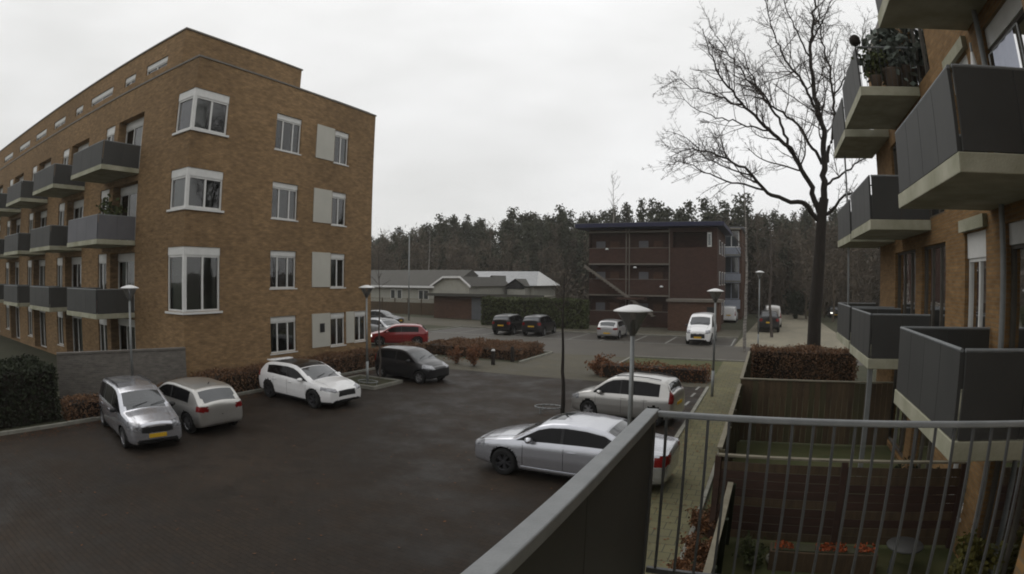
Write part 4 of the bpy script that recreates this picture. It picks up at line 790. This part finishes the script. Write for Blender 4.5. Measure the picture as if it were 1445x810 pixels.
def bollard(label, x, y, lit):
    t = empty('bollard', (x, y, 0), 0, label, 'bollard'); MB().box(-0.08, 0.08, -0.08, 0.08, 0, 0.72).build('post', M_bark, t, bevel=0.015); MB().hexa([(-.08, -.08, .722), (.08, -.08, .722), (.08, .08, .722), (-.08, .08, .722), (-.05, -.05, .80), (.05, -.05, .80), (.05, .05, .80), (-.05, .05, .80)]).build('cap', M_lampw if lit else M_bark, t)
bollard('dark wooden bollard with pale cap beside the rust shrub', -13.1, 25.4, True); bollard('dark bollard at the edge of the wide brown hedge', -12.75, 26.9, False); bollard('bollard with pale cap behind the rust hedge strip', -6.4, 26.9, True)
def guard(label, x, y, a):
    t = empty('tree_guard', (x, y, 0), a, label, 'tree guard'); pts = [(0.45 * math.cos(q), 0.30 * math.sin(q), 0.20) for q in np.linspace(0, PI * 2, 17)]
    MB().tube(pts, 0.022, 6).build('hoop', M_galv, t, True)
    for q in (0, 2.1, 4.2): MB().bar((0.45 * math.cos(q), 0.30 * math.sin(q), 0), (0.45 * math.cos(q), 0.30 * math.sin(q), 0.20), 0.022, 6).build('leg', M_galv, t)
guard('low steel hoop guard round the sapling by the silver hatchback', -6.75, 17.0, 0.2); guard('low steel hoop guard round the lamp post beside the white crossover', -14.7, 17.6, 0.0)
t = empty('planter', (-14.55, 18.0, 0), 0, 'grey concrete planting kerb round the lamp post beside the white crossover', 'planter')
for a in ((-1.6, 0.5, -0.95, -0.85), (-1.6, 0.5, 0.85, 0.95)): MB().box(*a, 0, 0.14).build('kerb', M_kerb, t)
for a in ((-1.7, -1.605, -0.95, 0.95), (0.505, 0.6, -0.95, 0.95)): MB().box(*a, 0, 0.14).build('kerb', M_kerb, t)
MB().box(-1.6, 0.5, -0.848, 0.848, 0, 0.09).build('soil', M_ground, t)

# ---------------------------------------------------------------- gardens below the balconies
M_plank = mat('brown_planks', (0.086, 0.058, 0.034), (0.056, 0.040, 0.025), 3, 0.9, bump=0.3, stretch=(3, 3, 0.5)); M_plank2 = mat('brown_planks_worn', (0.105, 0.074, 0.043), (0.070, 0.050, 0.030), 3, 0.9, bump=0.3, stretch=(3, 3, 0.5)); M_plankg = mat('mossy_planks', (0.080, 0.068, 0.036), (0.055, 0.050, 0.027), 3, 0.9, bump=0.3, stretch=(3, 3, 0.5))
M_cap = mat('pale_fence_cap', (0.21, 0.19, 0.14), (0.14, 0.125, 0.09), 4, 0.85); M_reddish = mat('red_brown_boards', (0.058, 0.032, 0.023), (0.040, 0.024, 0.018), 3, 0.9, bump=0.3, stretch=(0.5, 3, 3))
def fence_x(label, x0, x1, y, h, horiz, ms):
    t = empty('garden_fence', ((x0 + x1) / 2, y, 0), 0, label, 'fence'); ox = (x0 + x1) / 2
    if horiz:
        n = int((h - 0.08) / 0.15); nb = max(1, round((x1 - x0) / 1.8))
        for k in range(nb):
            a = x0 + (x1 - x0) * k / nb - ox; b = x0 + (x1 - x0) * (k + 1) / nb - ox
            for i in range(n): MB().box(a + 0.055, b - 0.055, -0.012 + rnd.uniform(-.004, .004), 0.012, 0.06 + i * 0.15, 0.06 + i * 0.15 + 0.138).build('plank', rnd.choice(ms), t)
        for k in range(nb + 1): xx = x0 + (x1 - x0) * k / nb - ox; MB().box(xx - 0.05, xx + 0.05, -0.045, 0.045, 0, h + 0.03).build('post', ms[0], t)
    else:
        n = int((x1 - x0) / 0.15)
        for i in range(n): a = x0 - ox + i * (x1 - x0) / n; MB().box(a + 0.004, a + (x1 - x0) / n - 0.004, -0.011 + rnd.uniform(-.005, .005), 0.011, 0.05, h - 0.04 + rnd.uniform(-.012, .006)).build('plank', rnd.choice(ms), t)
        for zz in (0.45, 1.35): MB().box(x0 - ox, x1 - ox, 0.014, 0.055, zz, zz + 0.08).build('rail', ms[0], t)
    MB().box(x0 - ox, x1 - ox, -0.05, 0.05, h + 0.032 if horiz else h - 0.03, h + 0.062 if horiz else h).build('cap', M_cap, t); return t
def fence_y(label, x, y0, y1, h, ms, pitch=0.15, capm=None):
    t = empty('garden_fence', (x, (y0 + y1) / 2, 0), 0, label, 'fence'); oy = (y0 + y1) / 2; n = int((y1 - y0) / pitch)
    for i in range(n): a = y0 - oy + i * (y1 - y0) / n; MB().box(-0.011 + rnd.uniform(-.005, .005), 0.011, a + 0.005, a + (y1 - y0) / n - 0.005, 0.05, h - 0.035 + rnd.uniform(-.012, .006)).build('plank', rnd.choice(ms), t)
    MB().box(-0.045, 0.045, y0 - oy, y1 - oy, h - 0.03, h).build('cap', capm or M_cap, t)
    k = int((y1 - y0) / 1.8) + 1
    for i in range(k + 1): a = y0 - oy + (y1 - y0) * i / k; MB().box(0.013, 0.09, a - 0.04, a + 0.04, 0, h - 0.035).build('post', ms[0], t)
    return t
fence_x('dark red-brown board fence across the near garden, pale cap on top', -0.66, 3.55, 9.2, 1.46, True, [M_reddish, M_plank])
fence_x('brown vertical plank fence between the second garden and the end garden', -0.62, 3.55, 15.5, 1.75, False, [M_plank, M_plank2, M_plankg])
fence_y('plank fence with pale cap along the path beside the second garden', -0.66, 9.3, 15.45, 1.6, [M_plankg, M_plank])
fence_y('plank fence along the path beside the end garden', -0.64, 15.6, 21.9, 1.72, [M_plankg, M_plank])
fence_y('low rail fence along the near garden, worn pale top rail', -0.41, 3.2, 9.0, 1.12, [M_dgreen, M_plankg], 0.16)
t = empty('planter_box', (1.2, 8.35, 0), 0, 'long grey planter box with orange flowers below the red-brown fence', 'planter')
MB().box(-0.85, 0.85, -0.16, 0.16, 0, 0.34).build('box', M_plank, t, bevel=0.01); MB().box(-0.82, 0.82, -0.13, 0.13, 0.341, 0.36).build('soil', M_ground, t)
M_orange = mat('orange_flowers', (0.30, 0.06, 0.012), (0.14, 0.032, 0.01), 9, 0.8)
g_ = np.random.default_rng(5)
for k, (a, b) in enumerate([(-0.78, -0.5), (-0.15, 0.1), (0.12, 0.34), (0.48, 0.8)]):
    P_ = np.stack([g_.uniform(a, b, 110), g_.uniform(-.12, .12, 110), g_.uniform(.35, .42, 110)], 1); V, F = leafcloud(g_, P_, 0.028, 1, 0.0); o = link('flowers', mesh('flowers', V, F, M_orange), t); o['kind'] = 'stuff'
t = empty('garden_stone', (0.42, 8.4, 0), 0, 'pale round stone ball on the near lawn', 'ornament'); MB().lathe([(0.001, 0), (0.07, 0.02), (0.115, 0.09), (0.11, 0.15), (0.06, 0.2), (0.001, 0.215)], 14).build('stone', mat('pale_stone', (0.34, 0.33, 0.28), (0.25, 0.24, 0.2), 8, 0.8, bump=.3), t, True)
t = empty('garden_table', (2.5, 8.4, 0), 0, 'small grey garden table beside the planter box', 'table'); MB().lathe([(0.001, .44), (.30, .44), (.31, .425), (.30, .41), (.001, .41)], 20).build('tabletop', M_steel_d, t, True)
for q in (0.5, 2.07, 3.64, 5.21): MB().bar((.2 * math.cos(q), .2 * math.sin(q), .41), (.26 * math.cos(q), .26 * math.sin(q), 0), 0.016, 6).build('leg', M_rail_d, t)
bush('yellow-green shrub in the corner of the near garden', 3.2, 7.3, 0.45, 0.95, mat('yellow_green_leaves', (0.10, 0.085, 0.014), (0.055, 0.055, 0.012), 5, 0.85), 41, n=1500, size=0.05)
bush('dark green shrub at the end of the second garden, below the balcony slab', 3.0, 10.1, 0.5, 1.1, M_dgreen, 42, n=1500, size=0.05)
bush('low green plant at the foot of the rail fence', 0.05, 8.4, 0.25, 0.4, M_green, 43, n=500, size=0.04)
# things on the balconies of the top floor
def pot_plant(label, x, y, z, s, m, seed):
    g = np.random.default_rng(seed); t = empty('potted_plant', (x, y, z), 0, label, 'plant'); MB().lathe([(0.001, 0), (.10 * s, 0), (.15 * s, .26 * s), (.16 * s, .28 * s), (.13 * s, .28 * s), (.12 * s, .25 * s), (.001, .25 * s)], 14).build('pot', mat('clay_pot', (0.16, 0.12, 0.09), (0.12, 0.09, 0.07), 5, 0.8), t, True)
    V, F = leafcloud(g, g.normal(0, 1, (60, 3)) * np.array([.14, .14, .17]) * s + np.array([0, 0, .55 * s]), 0.06 * s, 6, 0.05 * s); o = link('leaves', mesh('leaves', V, F, m), t); o['kind'] = 'stuff'
pot_plant('silvery potted plant on the open top balcony', 3.05, 12.55, 8.455, 1.6, mat('silver_leaves', (0.16, 0.18, 0.16), (0.08, 0.10, 0.08), 6, 0.8), 1); pot_plant('bushy dark potted plant on the open top balcony', 2.65, 12.5, 8.455, 1.0, M_green, 2); pot_plant('tall potted plant by the window of the open top balcony', 3.38, 12.9, 8.455, 2.2, mat('grey_green_leaves', (0.13, 0.14, 0.12), (0.06, 0.07, 0.055), 6, 0.8), 3)
t = empty('hanging_lantern', (2.24, 12.28, 9.50), 0, 'dark round lantern on the rail of the open top balcony', 'lantern'); MB().lathe([(0.001, -.13), (.06, -.12), (.115, -.07), (.13, 0), (.115, .07), (.06, .12), (.001, .13)], 16).build('globe', M_bark, t, True); MB().bar((0, 0, -.13), (0.02, 0.03, -.16), 0.012, 6).build('hook', M_black, t)
t = empty('folded_parasol', (2.95, 7.2, 5.605), 0, 'folded white parasol on the upper near balcony', 'parasol'); MB().bar((0, 0, 0), (0, 0, 1.75), 0.018, 8).build('pole', M_galv, t); MB().lathe([(0.10, 0.75), (0.11, 0.85), (0.06, 1.35), (0.02, 1.62), (0.001, 1.64)], 9).build('cloth', M_lampw, t); MB().lathe([(0.001, .06), (.18, .05), (.2, 0)], 14).build('base', M_steel_m, t)
t = empty('laundry_sheet', (3.05, 6.35, 5.605), 0, 'pale blue white sheet drying on the upper near balcony', 'laundry')
m_ = MB(); pv = [(0.0 + 0.02 * math.sin(j * 1.1), -0.35 + 0.7 * j / 16) for j in range(17)]
for a, b in zip(pv[:-1], pv[1:]): m_.quad((a[0], a[1], 0.35), (b[0], b[1], 0.35), (b[0] * .3, b[1], 1.45), (a[0] * .3, a[1], 1.45))
m_.build('sheet', mat('bluish_linen', (0.55, 0.58, 0.68), (0.48, 0.51, 0.60), 3, 0.9), t); MB().bar((0, -.5, 1.452), (0, .5, 1.452), 0.012, 6).bar((0, -.5, 0), (0, -.5, 1.45), 0.012, 6).bar((0, .5, 0), (0, .5, 1.45), 0.012, 6).build('rack', M_galv, t)
def garden_chair(label, x, y, z, rz, m):
    t = empty('garden_chair', (x, y, z), rz, label, 'chair'); MB().box(-.22, .22, -.22, .22, .40, .44).build('seat', m, t, bevel=.01)
    MB().hexa([(-.22, .20, .46), (.22, .20, .46), (.22, .23, .46), (-.22, .23, .46), (-.2, .30, .92), (.2, .30, .92), (.2, .33, .92), (-.2, .33, .92)]).build('backrest', m, t, bevel=.01)
    for sx in (-.19, .19):
        for sy in (-.19, .19): MB().bar((sx, sy, .40), (sx * 1.15, sy * 1.15, 0), .016, 6).build('leg', m, t)
garden_chair('white plastic chair on the lowest corner balcony of the yellow brick flats', -23.9, 10.3, 2.855, 0.4, M_lampw)
garden_chair('dark chair on the top corner balcony of the yellow brick flats', -24.2, 10.4, 8.785, -0.5, M_brown_d if 'M_brown_d' in globals() else M_bark)
pot_plant('potted plant on the middle corner balcony of the yellow brick flats', -23.3, 10.7, 5.805, 1.8, M_green, 9)
t = empty('storage_box', (-23.1, 10.2, 2.855), 0.1, 'red storage box on the lowest corner balcony of the yellow brick flats', 'box'); MB().box(-.3, .3, -.2, .2, 0, .5).build('box', mat('red_plastic', (0.22, 0.02, 0.018), (0.17, 0.016, 0.014), 3, .5), t, bevel=.02); MB().box(-.32, .32, -.22, .22, .503, .56).build('lid', M_red_lid if 'M_red_lid' in globals() else M_tail, t, bevel=.01)
# leaf litter along the kerbs and under the hedges
gl = np.random.default_rng(91); n1 = 2600; q1 = np.stack([-17.05 + np.abs(gl.normal(0, .5, n1)), gl.uniform(2, 25, n1), np.full(n1, .016)], 1); n2 = 1500; q2 = np.stack([gl.uniform(-2.9, -1.0, n2), gl.uniform(3, 30, n2), np.full(n2, .04)], 1); n3 = 900; q3 = np.stack([gl.uniform(-16, -3, n3), gl.uniform(3, 26, n3), np.full(n3, .018)], 1)
V, F = leafcloud(gl, np.concatenate([q1, q2, q3]), .032, 1, 0.0, flat=1.0); V[:, 2] = np.repeat(np.concatenate([q1, q2, q3])[:, 2], 4) + gl.uniform(0, .012, len(V))
o = link('fallen_leaves', mesh('fallen_leaves', V, F, M_litter)); tag(o, 'brown fallen leaves along the kerbs and the path', 'leaves', kind='stuff')
# ---------------------------------------------------------------- dark red gallery flats beyond the road
ap = empty('gallery_flats', label='dark red brick gallery flats with flat navy roof and outside stair', cat='building')
PA = lambda u, z, d: (u, 52.0 - d, z)
Xa, Xm, Xb = -16.7, -8.95, -4.6
MB().box(Xa, Xm, 52.9, 62, 0, 9.1).build('wall', M_redbrick, ap)                              # wall behind the galleries
wall(PA, Xm, Xb, 0, 9.1, [(-8.7, -5.0, 7.30, 8.70)], depth=1.3).build('wall', M_redbrick, ap)
MB().quad((Xb, 52, 0), (Xb, 62, 0), (Xb, 62, 9.1), (Xb, 52, 9.1)).quad((Xm, 52, 0), (Xm, 53.5, 0), (Xm, 53.5, 9.1), (Xm, 52, 9.1)).build('wall', M_redbrick, ap); MB().quad((Xa, 52, 0), (Xa, 53.5, 0), (Xa, 53.5, 9.1), (Xa, 52, 9.1)).build('wall', M_redbrick, ap)
MB().box(-8.72, -5.0, 53.3, 53.35, 7.2, 8.8).build('wall', M_redbrick, ap)
MB().box(-17.8, -3.9, 51.0, 63, 9.14, 9.52).build('roof', M_navy, ap, bevel=0.02); MB().box(-17.6, -4.1, 51.2, 62.8, 9.523, 9.56).build('roof_edge', M_steel_m, ap)
for z0, z1 in ((5.86, 7.25), (2.96, 4.36), (0.0, 1.40)): MB().box(Xa + .004, Xm - .004, 52.0, 52.14, z0, z1).build('parapet', M_redbrick, ap)
M_band = mat('pale_band', (0.17, 0.15, 0.125), (0.13, 0.115, 0.10), 2, 0.85)
for z in (8.72, 7.254, 5.72, 4.364, 2.83, 1.404): MB().box(Xa + .006, Xm - .006, 51.95, 52.18 if z in (7.254, 4.364, 1.404) else 52.89, z, z + (0.05 if z in (7.254, 4.364, 1.404) else 0.13)).build('floor_edge' if z in (8.72, 5.72, 2.83) else 'hand_rail', M_band, ap)
for x in (-13.05, -12.75, -8.98): MB().bar((x, 51.9, 0), (x, 51.9, 9.1), 0.05, 8).build('downpipe', M_band, ap)
st = MB().hexa([(-16.7, 50.6, 5.45), (-10.2, 50.6, 1.05), (-10.2, 50.66, 1.05), (-16.7, 50.66, 5.45), (-16.7, 50.6, 5.72), (-10.2, 50.6, 1.32), (-10.2, 50.66, 1.32), (-16.7, 50.66, 5.72)]).build('stair', M_band, ap)
for i in range(24):
    q = i / 23; MB().box(-16.7 + 6.4 * q - .14, -16.7 + 6.4 * q + .14, 50.665, 51.8, 5.42 - 4.35 * q, 5.47 - 4.35 * q).build('step', M_conc_u, st)
MB().box(-13.6, -11.0, 50.5, 51.85, 2.55, 2.75).build('landing', M_redbrick, ap)
for x, z in ((-14.9, 7.15), (-12.2, 5.45), (-9.7, 3.72)): MB().lathe([(0.001, 0.12), (.10, .10), (.16, .02), (.17, -.03), (.001, -.03)], 12).build('wall_lamp', M_lampw, ap, True, loc=(x, 51.85, z))
for x in (-15.8, -14.4, -11.6, -10.2):
    for z in (0.05, 2.97, 5.87): MB().box(x - .45, x + .45, 52.84, 52.89, z, z + 2.1).build('door', M_brownbrick if x in (-14.4, -10.2) else M_steel_m, ap)
MB().box(-5.5, -5.1, 51.96, 52.02, 7.35, 8.65).build('window', M_white, ap); MB().box(-5.42, -5.18, 51.93, 51.955, 7.5, 8.5).build('pane', M_glass, ap)
for z in (1.0, 3.9, 6.8):
    for y in (54, 57, 60): w_ = MB().box(Xb + .004, Xb + .05, y, y + 1.2, z, z + 1.3).build('window', M_white, ap); MB().box(Xb + .052, Xb + .06, y + .08, y + 1.12, z + .08, z + 1.22).build('pane', carglass(), w_)
rebase(ap, (-10.6, 52, 0))
sh = empty('brick_shed', label='flat-roofed brown brick shed in front of the gallery flats', cat='shed')
MB().box(-8.6, -4.15, 49.2, 51.8, 0, 2.5).build('wall', M_brownbrick, sh); MB().box(-8.75, -3.95, 49.0, 51.9, 2.503, 2.72).build('roof', M_band, sh); MB().box(-5.2, -4.4, 49.14, 49.19, 0, 2.1).build('door', M_black, sh)
rebase(sh, (-6.4, 50.4, 0))
tw_ = empty('apartment_block', label='brick apartment block with stacked pale window bays behind the gallery flats', cat='building')
MB().box(-12, -3.0, 66, 80, 0, 10.2).build('wall', M_brownbrick, tw_); MB().box(-12.2, -2.8, 65.8, 80.2, 10.203, 10.4).build('roof', M_steel_m, tw_)
M_bay = mat('pale_blue_panel', (0.26, 0.28, 0.33), (0.21, 0.23, 0.27), 2, 0.6)
for z in (8.05, 5.15, 2.25):
    by_ = MB().box(-5.25, -3.15, 65.0, 65.995, z - 1.0, z).build('balcony', M_bay, tw_); MB().box(-5.3, -3.1, 64.95, 65.99, z + 2.0, z + 2.12).build('slab', M_conc_u, by_)
    w_ = MB().box(-5.1, -3.3, 65.94, 65.997, z + .05, z + 1.9).build('window', M_white if z > 8 else M_bay, tw_)
    for a, b in ((-5.0, -4.25), (-4.15, -3.4)): MB().box(a, b, 65.91, 65.938, z + .15, z + 1.8).build('pane', carglass(), w_)
rebase(tw_, (-7.5, 70, 0))

# ---------------------------------------------------------------- low houses and garages
hs = empty('low_house', label='long low white house with grey tiled roof behind the brown fence', cat='house')
M_render = mat('cream_render', (0.36, 0.355, 0.31), (0.30, 0.295, 0.26), 1.2, 0.85)
MB().box(-62, -38.2, 62, 72, 0, 3.1).build('wall', M_render, hs)
MB().add([(-62.6, 61.4, 3.25), (-37.8, 61.4, 3.25), (-37.8, 67, 5.5), (-62.6, 67, 5.5), (-62.6, 72.6, 3.25), (-37.8, 72.6, 3.25)], [(0, 1, 2, 3), (3, 2, 5, 4), (0, 3, 4), (1, 5, 2), (0, 4, 5, 1)]).build('roof', M_rooftile, hs)
MB().box(-62.6, -37.8, 61.3, 61.38, 3.1, 3.34).build('fascia', M_lampw, hs)
for x in (-47.6, -46.5, -43.0, -42.2): w_ = MB().box(x, x + .85, 61.94, 61.99, 1.55, 2.85).build('window', M_white, hs); MB().box(x + .12, x + .73, 61.91, 61.937, 1.67, 2.73).build('pane', carglass(), w_)
rebase(hs, (-50, 62, 0))
mg = empty('low_house', label='white house with clipped gable end above the garage', cat='house')
g0 = [(-36.9, 2.4), (-36.6, 3.55), (-35.15, 4.40), (-33.1, 4.42), (-31.9, 3.55), (-32.0, 2.4)]
MB().add([(x, 56.0, z) for x, z in g0] + [(x, 66.0, z) for x, z in g0], [(5, 4, 3, 2, 1, 0), (6, 7, 8, 9, 10, 11), (0, 1, 7, 6), (4, 5, 11, 10), (0, 6, 11, 5)]).build('wall', M_render, mg)
MB().box(-36.85, -32.05, 56.05, 66, 0, 2.398).build('wall', M_render, mg)
r0 = [(-37.0, 3.45), (-35.25, 4.52), (-33.0, 4.54), (-31.6, 3.45)]
MB().add([(x, 55.7, z) for x, z in r0] + [(x, 66.2, z) for x, z in r0], [(0, 1, 5, 4), (1, 2, 6, 5), (2, 3, 7, 6)]).build('roof', M_rooftile, mg)
m_ = MB()
for (xa, za), (xb, zb_) in zip(r0[:-1], r0[1:]): m_.hexa([(xa, 55.6, za - .16), (xb, 55.6, zb_ - .16), (xb, 55.69, zb_ - .16), (xa, 55.69, za - .16), (xa, 55.6, za + .06), (xb, 55.6, zb_ + .06), (xb, 55.69, zb_ + .06), (xa, 55.69, za + .06)])
m_.build('barge_board', M_lampw, mg)
rebase(mg, (-34.4, 60, 0))
h2 = empty('low_house', label='low house with pale metal roof and two small dark gables', cat='house')
M_mroof = mat('pale_metal_roof', (0.22, 0.225, 0.23), (0.17, 0.175, 0.18), 2, 0.4, metal=.3)
MB().box(-41, -28.6, 66.5, 74, 0, 3.4).build('wall', M_render, h2)
MB().add([(-41.3, 66.0, 3.5), (-28.0, 66.0, 3.5), (-29.4, 70, 5.35), (-41.3, 70, 5.35), (-41.3, 74.3, 3.5), (-28.0, 74.3, 3.5)], [(0, 1, 2, 3), (3, 2, 5, 4)]).build('roof', M_mroof, h2)
MB().add([(-28.0, 66.0, 3.5), (-28.0, 74.3, 3.5), (-29.4, 70, 5.35)], [(0, 1, 2)]).build('gable', M_lampw, h2)
for x, z in ((-33.6, 4.75), (-30.3, 4.35)):
    d_ = MB().add([(x - 1.5, 64.5, 3.4), (x, 64.5, z), (x + 1.5, 64.5, 3.4), (x - 1.5, 69, 3.4), (x, 69, z), (x + 1.5, 69, 3.4)], [(0, 1, 4, 3), (1, 2, 5, 4)]).build('dormer_roof', M_rooftile, h2); MB().add([(x - 1.3, 64.7, 3.1), (x + 1.3, 64.7, 3.1), (x, 64.7, z - .12)], [(0, 1, 2)]).build('gable', M_black, d_); MB().box(x - 1.2, x + 1.2, 64.8, 66.49, 0, 3.2).build('porch', M_render, d_)
rebase(h2, (-34.5, 69, 0))
ga = empty('garage_block', label='flat-roofed brown brick garage with a grey door beside the green hedge', cat='garage')
MB().box(-34.7, -22, 53, 55.5, 0, 2.45).build('wall', M_brownbrick, ga); MB().box(-35.3, -21.4, 52.3, 55.58, 2.453, 2.60).build('roof', M_conc_u, ga); MB().box(-35.32, -21.38, 52.22, 52.298, 2.44, 2.74).build('fascia', M_rooftile, ga)
MB().box(-29.9, -28.7, 52.93, 52.99, 0, 2.3).build('door', mat('grey_door', (0.115, 0.12, 0.13), (0.095, 0.10, 0.11), 2, 0.6), ga)
rebase(ga, (-28, 54, 0))
fn = empty('garden_fence', (-43, 55.8, 0), 0, 'dark brown panel fence with lattice top in front of the long low house', 'fence')
for i in range(7):
    x = -7 + i * 1.95; MB().box(x + .06, x + 1.89, -.02, .02, .05, 1.45).build('panel', M_plank, fn); MB().box(x - .055, x + .055, -.06, .06, 0, 1.95).build('post', M_plank, fn)
    la = MB()
    for q in range(10): la.bar((x + .06 + .18 * q, 0, 1.46), (x + .06 + .18 * q + .15, 0, 1.88), .012, 4); la.bar((x + .21 + .18 * q, .005, 1.46), (x + .06 + .18 * q, .005, 1.88), .012, 4)
    la.bar((x + .06, 0, 1.9), (x + 1.89, 0, 1.9), .025, 5).build('lattice', M_cap, fn)

# ---------------------------------------------------------------- wooded rise
M_soil = mat('forest_floor', (0.045, 0.034, 0.022), (0.03, 0.024, 0.016), 1, 0.95, world=True)
hl_ = link('hill', mesh('hill', [(-260, 76, -0.5), (260, 76, -0.5), (260, 100, 1.6), (-260, 100, 1.6), (260, 190, 6), (-260, 190, 6)], [(0, 1, 2, 3), (3, 2, 4, 5)], M_soil)); hl_['kind'] = 'structure'
def hz(y): return float(np.interp(y, [76, 100, 190], [-0.5, 1.6, 6.0]))
M_pine = mat('pine_needles', (0.062, 0.064, 0.040), (0.034, 0.038, 0.023), 0.6, 0.9, world=True); M_ptrunk = mat('pine_bark', (0.075, 0.052, 0.038), (0.045, 0.034, 0.027), 3, 0.95); M_bwood = mat('bare_wood', (0.125, 0.100, 0.074), (0.075, 0.060, 0.045), 0.4, 0.95, world=True)  # forest colours lightened to stand in for thicker haze
def pine(seed):
    g = np.random.default_rng(seed); h = g.uniform(13.5, 17.5); base = h * g.uniform(.12, .32); lines = [(np.array([[0, 0, 0], [g.normal(0, .2), g.normal(0, .2), h * .5], [g.normal(0, .3), g.normal(0, .3), h * .97]]), [.20, .15, .03])]
    pts = []
    for i in range(50):
        z = base + (h - base) * g.random() ** .85; rr = (1.0 - .75 * ((z - base) / (h - base)) ** 1.6) * g.uniform(.9, 2.5); a = g.uniform(0, 6.28); tip = np.array([math.cos(a) * rr, math.sin(a) * rr, z + g.uniform(-.1, .5)])
        lines.append((np.array([[0, 0, z - .4], tip * [.5, .5, 1] - [0, 0, .15], tip]), [.05, .035, .015])); pts += [tip, tip * [.7, .7, 1] + [0, 0, .1], tip + g.normal(0, .25, 3)]
    pts += [np.array([g.normal(0, .3), g.normal(0, .3), h * q]) for q in np.linspace(.86, 1.02, 6)]
    return tubes(lines[:1] + lines[1::4], 3), leafcloud(g, np.array(pts), 0.27, 7, 0.34)
pines = [pine(100 + i) for i in range(6)]
def bare_far(seed, h):
    (a, b), (c, d) = bare_mesh(seed, h, .14, lev=2, dens=1.5, rmin=.028, first=.12, ratio=.34, maxlen=3.0)
    gg = np.random.default_rng(seed + 50); pk = c[gg.integers(0, len(c), 240)]; V, F = leafcloud(gg, pk, 0.42, 1, 0.38, asp=0.13)      # sprays of fine twigs
    return (a, b), (np.concatenate([c, V]), np.concatenate([d, F + len(c)]))
bares = [bare_far(200 + i, h) for i, h in enumerate((9, 11, 12.5, 10, 7))]
def scatter(items, sel):
    VV, FF, b = [], [], 0
    for k, x, y, z, s, a in items:
        V, F = sel(k); c, s_ = math.cos(a), math.sin(a); W_ = np.stack([V[:, 0] * c - V[:, 1] * s_, V[:, 0] * s_ + V[:, 1] * c, V[:, 2]], 1) * s + np.array([x, y, z]); VV.append(W_.astype(np.float32)); FF.append(F + b); b += len(V)
    return np.concatenate(VV), np.concatenate(FF)
g = np.random.default_rng(77)
PT, BT = [], []
for i in range(450):
    y = 84 + 62 * g.random() ** 1.2; x = g.uniform(-1.02 * y - 8, 0.42 * y + 8); PT.append((int(g.integers(6)), x, y, hz(y), g.uniform(.72, .90) * float(np.interp(x / y, [-.82, -.62, -.1, .3], [.8, 1.0, 1.05, 1.05])), g.uniform(0, 6.28)))
for i in range(440):
    y = 76 + 34 * g.random(); x = g.uniform(-1.0 * y - 5, 0.4 * y + 8); BT.append((int(g.integers(5)), x, y, hz(y), g.uniform(.65, 1.05), g.uniform(0, 6.28)))
for i in range(70):
    y = g.uniform(64, 84); x = g.uniform(4.5 if y < 78 else -2, 34); BT.append((int(g.integers(5)), x, y, 0, g.uniform(.8, 1.25), g.uniform(0, 6.28)))
fo = tag(empty('forest'), 'dark pine and bare broadleaf wood on the rise behind the houses', 'forest', kind='stuff')
for nm, src, m_ in (('pine_trunks', (PT, lambda k: pines[k][0]), M_ptrunk), ('pine_crowns', (PT, lambda k: pines[k][1]), M_pine), ('bare_trunks', (BT, lambda k: bares[k][0]), M_bwood), ('bare_crowns', (BT, lambda k: bares[k][1]), M_bwood)):
    V, F = scatter(*src); o = link(nm, mesh(nm, V, F, m_), fo); o['kind'] = 'stuff'
# undergrowth at the foot of the wood
nu = 90000; uy = 78 + 45 * g.random(nu) ** 1.4; P_ = np.stack([g.uniform(-1.05, 0.5, nu) * uy, uy, np.minimum(np.abs(g.normal(0, 1, nu)), 1.9) * np.interp(uy, [78, 85, 120], [1.8, 3.6, 5.4]) + np.interp(uy, [76, 100, 190], [-.5, 1.6, 6.0])], 1); V, F = leafcloud(g, P_, 0.24, 1, 0.1); o = link('undergrowth', mesh('undergrowth', V, F, M_bwood), fo); o['kind'] = 'stuff'
tp_ = None
for i, (x, y, s) in enumerate([(-62, 83, .9), (-52, 81, 1.0), (-44, 84, .98), (-36, 82, 1.02), (-27, 85, 1.0), (-15, 84, 1.05), (-9, 82, 1.08), (-3, 85, 1.1), (3, 83, 1.02)]):
    k = i % 6; t = empty('pine_tree', (x, y, hz(y)), i * 1.3, 'tall dark pine of the wood ' + ['rising behind the tall street lamp', 'above the clipped white gable', 'above the pale metal roof', 'above the white gable end of the metal-roofed house', 'above the left end of the navy roof', 'above the middle of the navy roof', 'above the right end of the navy roof', 'directly behind the roadside birch', 'between the roadside birch and the tall bare tree'][i], 'tree', 'front pines of the wood'); t.scale = (s * .84,) * 3
    if i < 6: pines[k] = pines[k] + (mesh('trunk', *pines[k][0], M_ptrunk), mesh('crown', *pines[k][1], M_pine))
    link('trunk', pines[k][2], t); o = link('crown', pines[k][3], t); o['kind'] = 'stuff'
bush('dark evergreen bush at the end of the side road', 3.4, 70, 1.3, 3.2, M_dgreen, 61, size=0.16, n=2500, stems=14); bush('low yellow-green bush by the side road bend', 5.6, 66, 1.2, 1.6, mat('olive_leaves', (0.075, 0.065, 0.02), (0.05, 0.045, 0.016), 3, 0.9), 62, size=0.12, n=2000, stems=12)

# ---------------------------------------------------------------- damp winter air
hb = MB().box(-410, 410, -210, 510, -1.0, 34.0).build('haze', None); hb['kind'] = 'stuff'
mh = bpy.data.materials.new('haze_air'); mh.use_nodes = True; mh.node_tree.nodes.clear()
_ho = nn(mh.node_tree, 'ShaderNodeOutputMaterial'); _hv = nn(mh.node_tree, 'ShaderNodeVolumePrincipled'); _hv.inputs['Color'].default_value = (0.82, 0.81, 0.78, 1); _hv.inputs['Density'].default_value = 0.0006; _hv.inputs['Anisotropy'].default_value = 0.2
mh.node_tree.links.new(_hv.outputs[0], _ho.inputs['Volume']); hb.data.materials.clear(); hb.data.materials.append(mh)
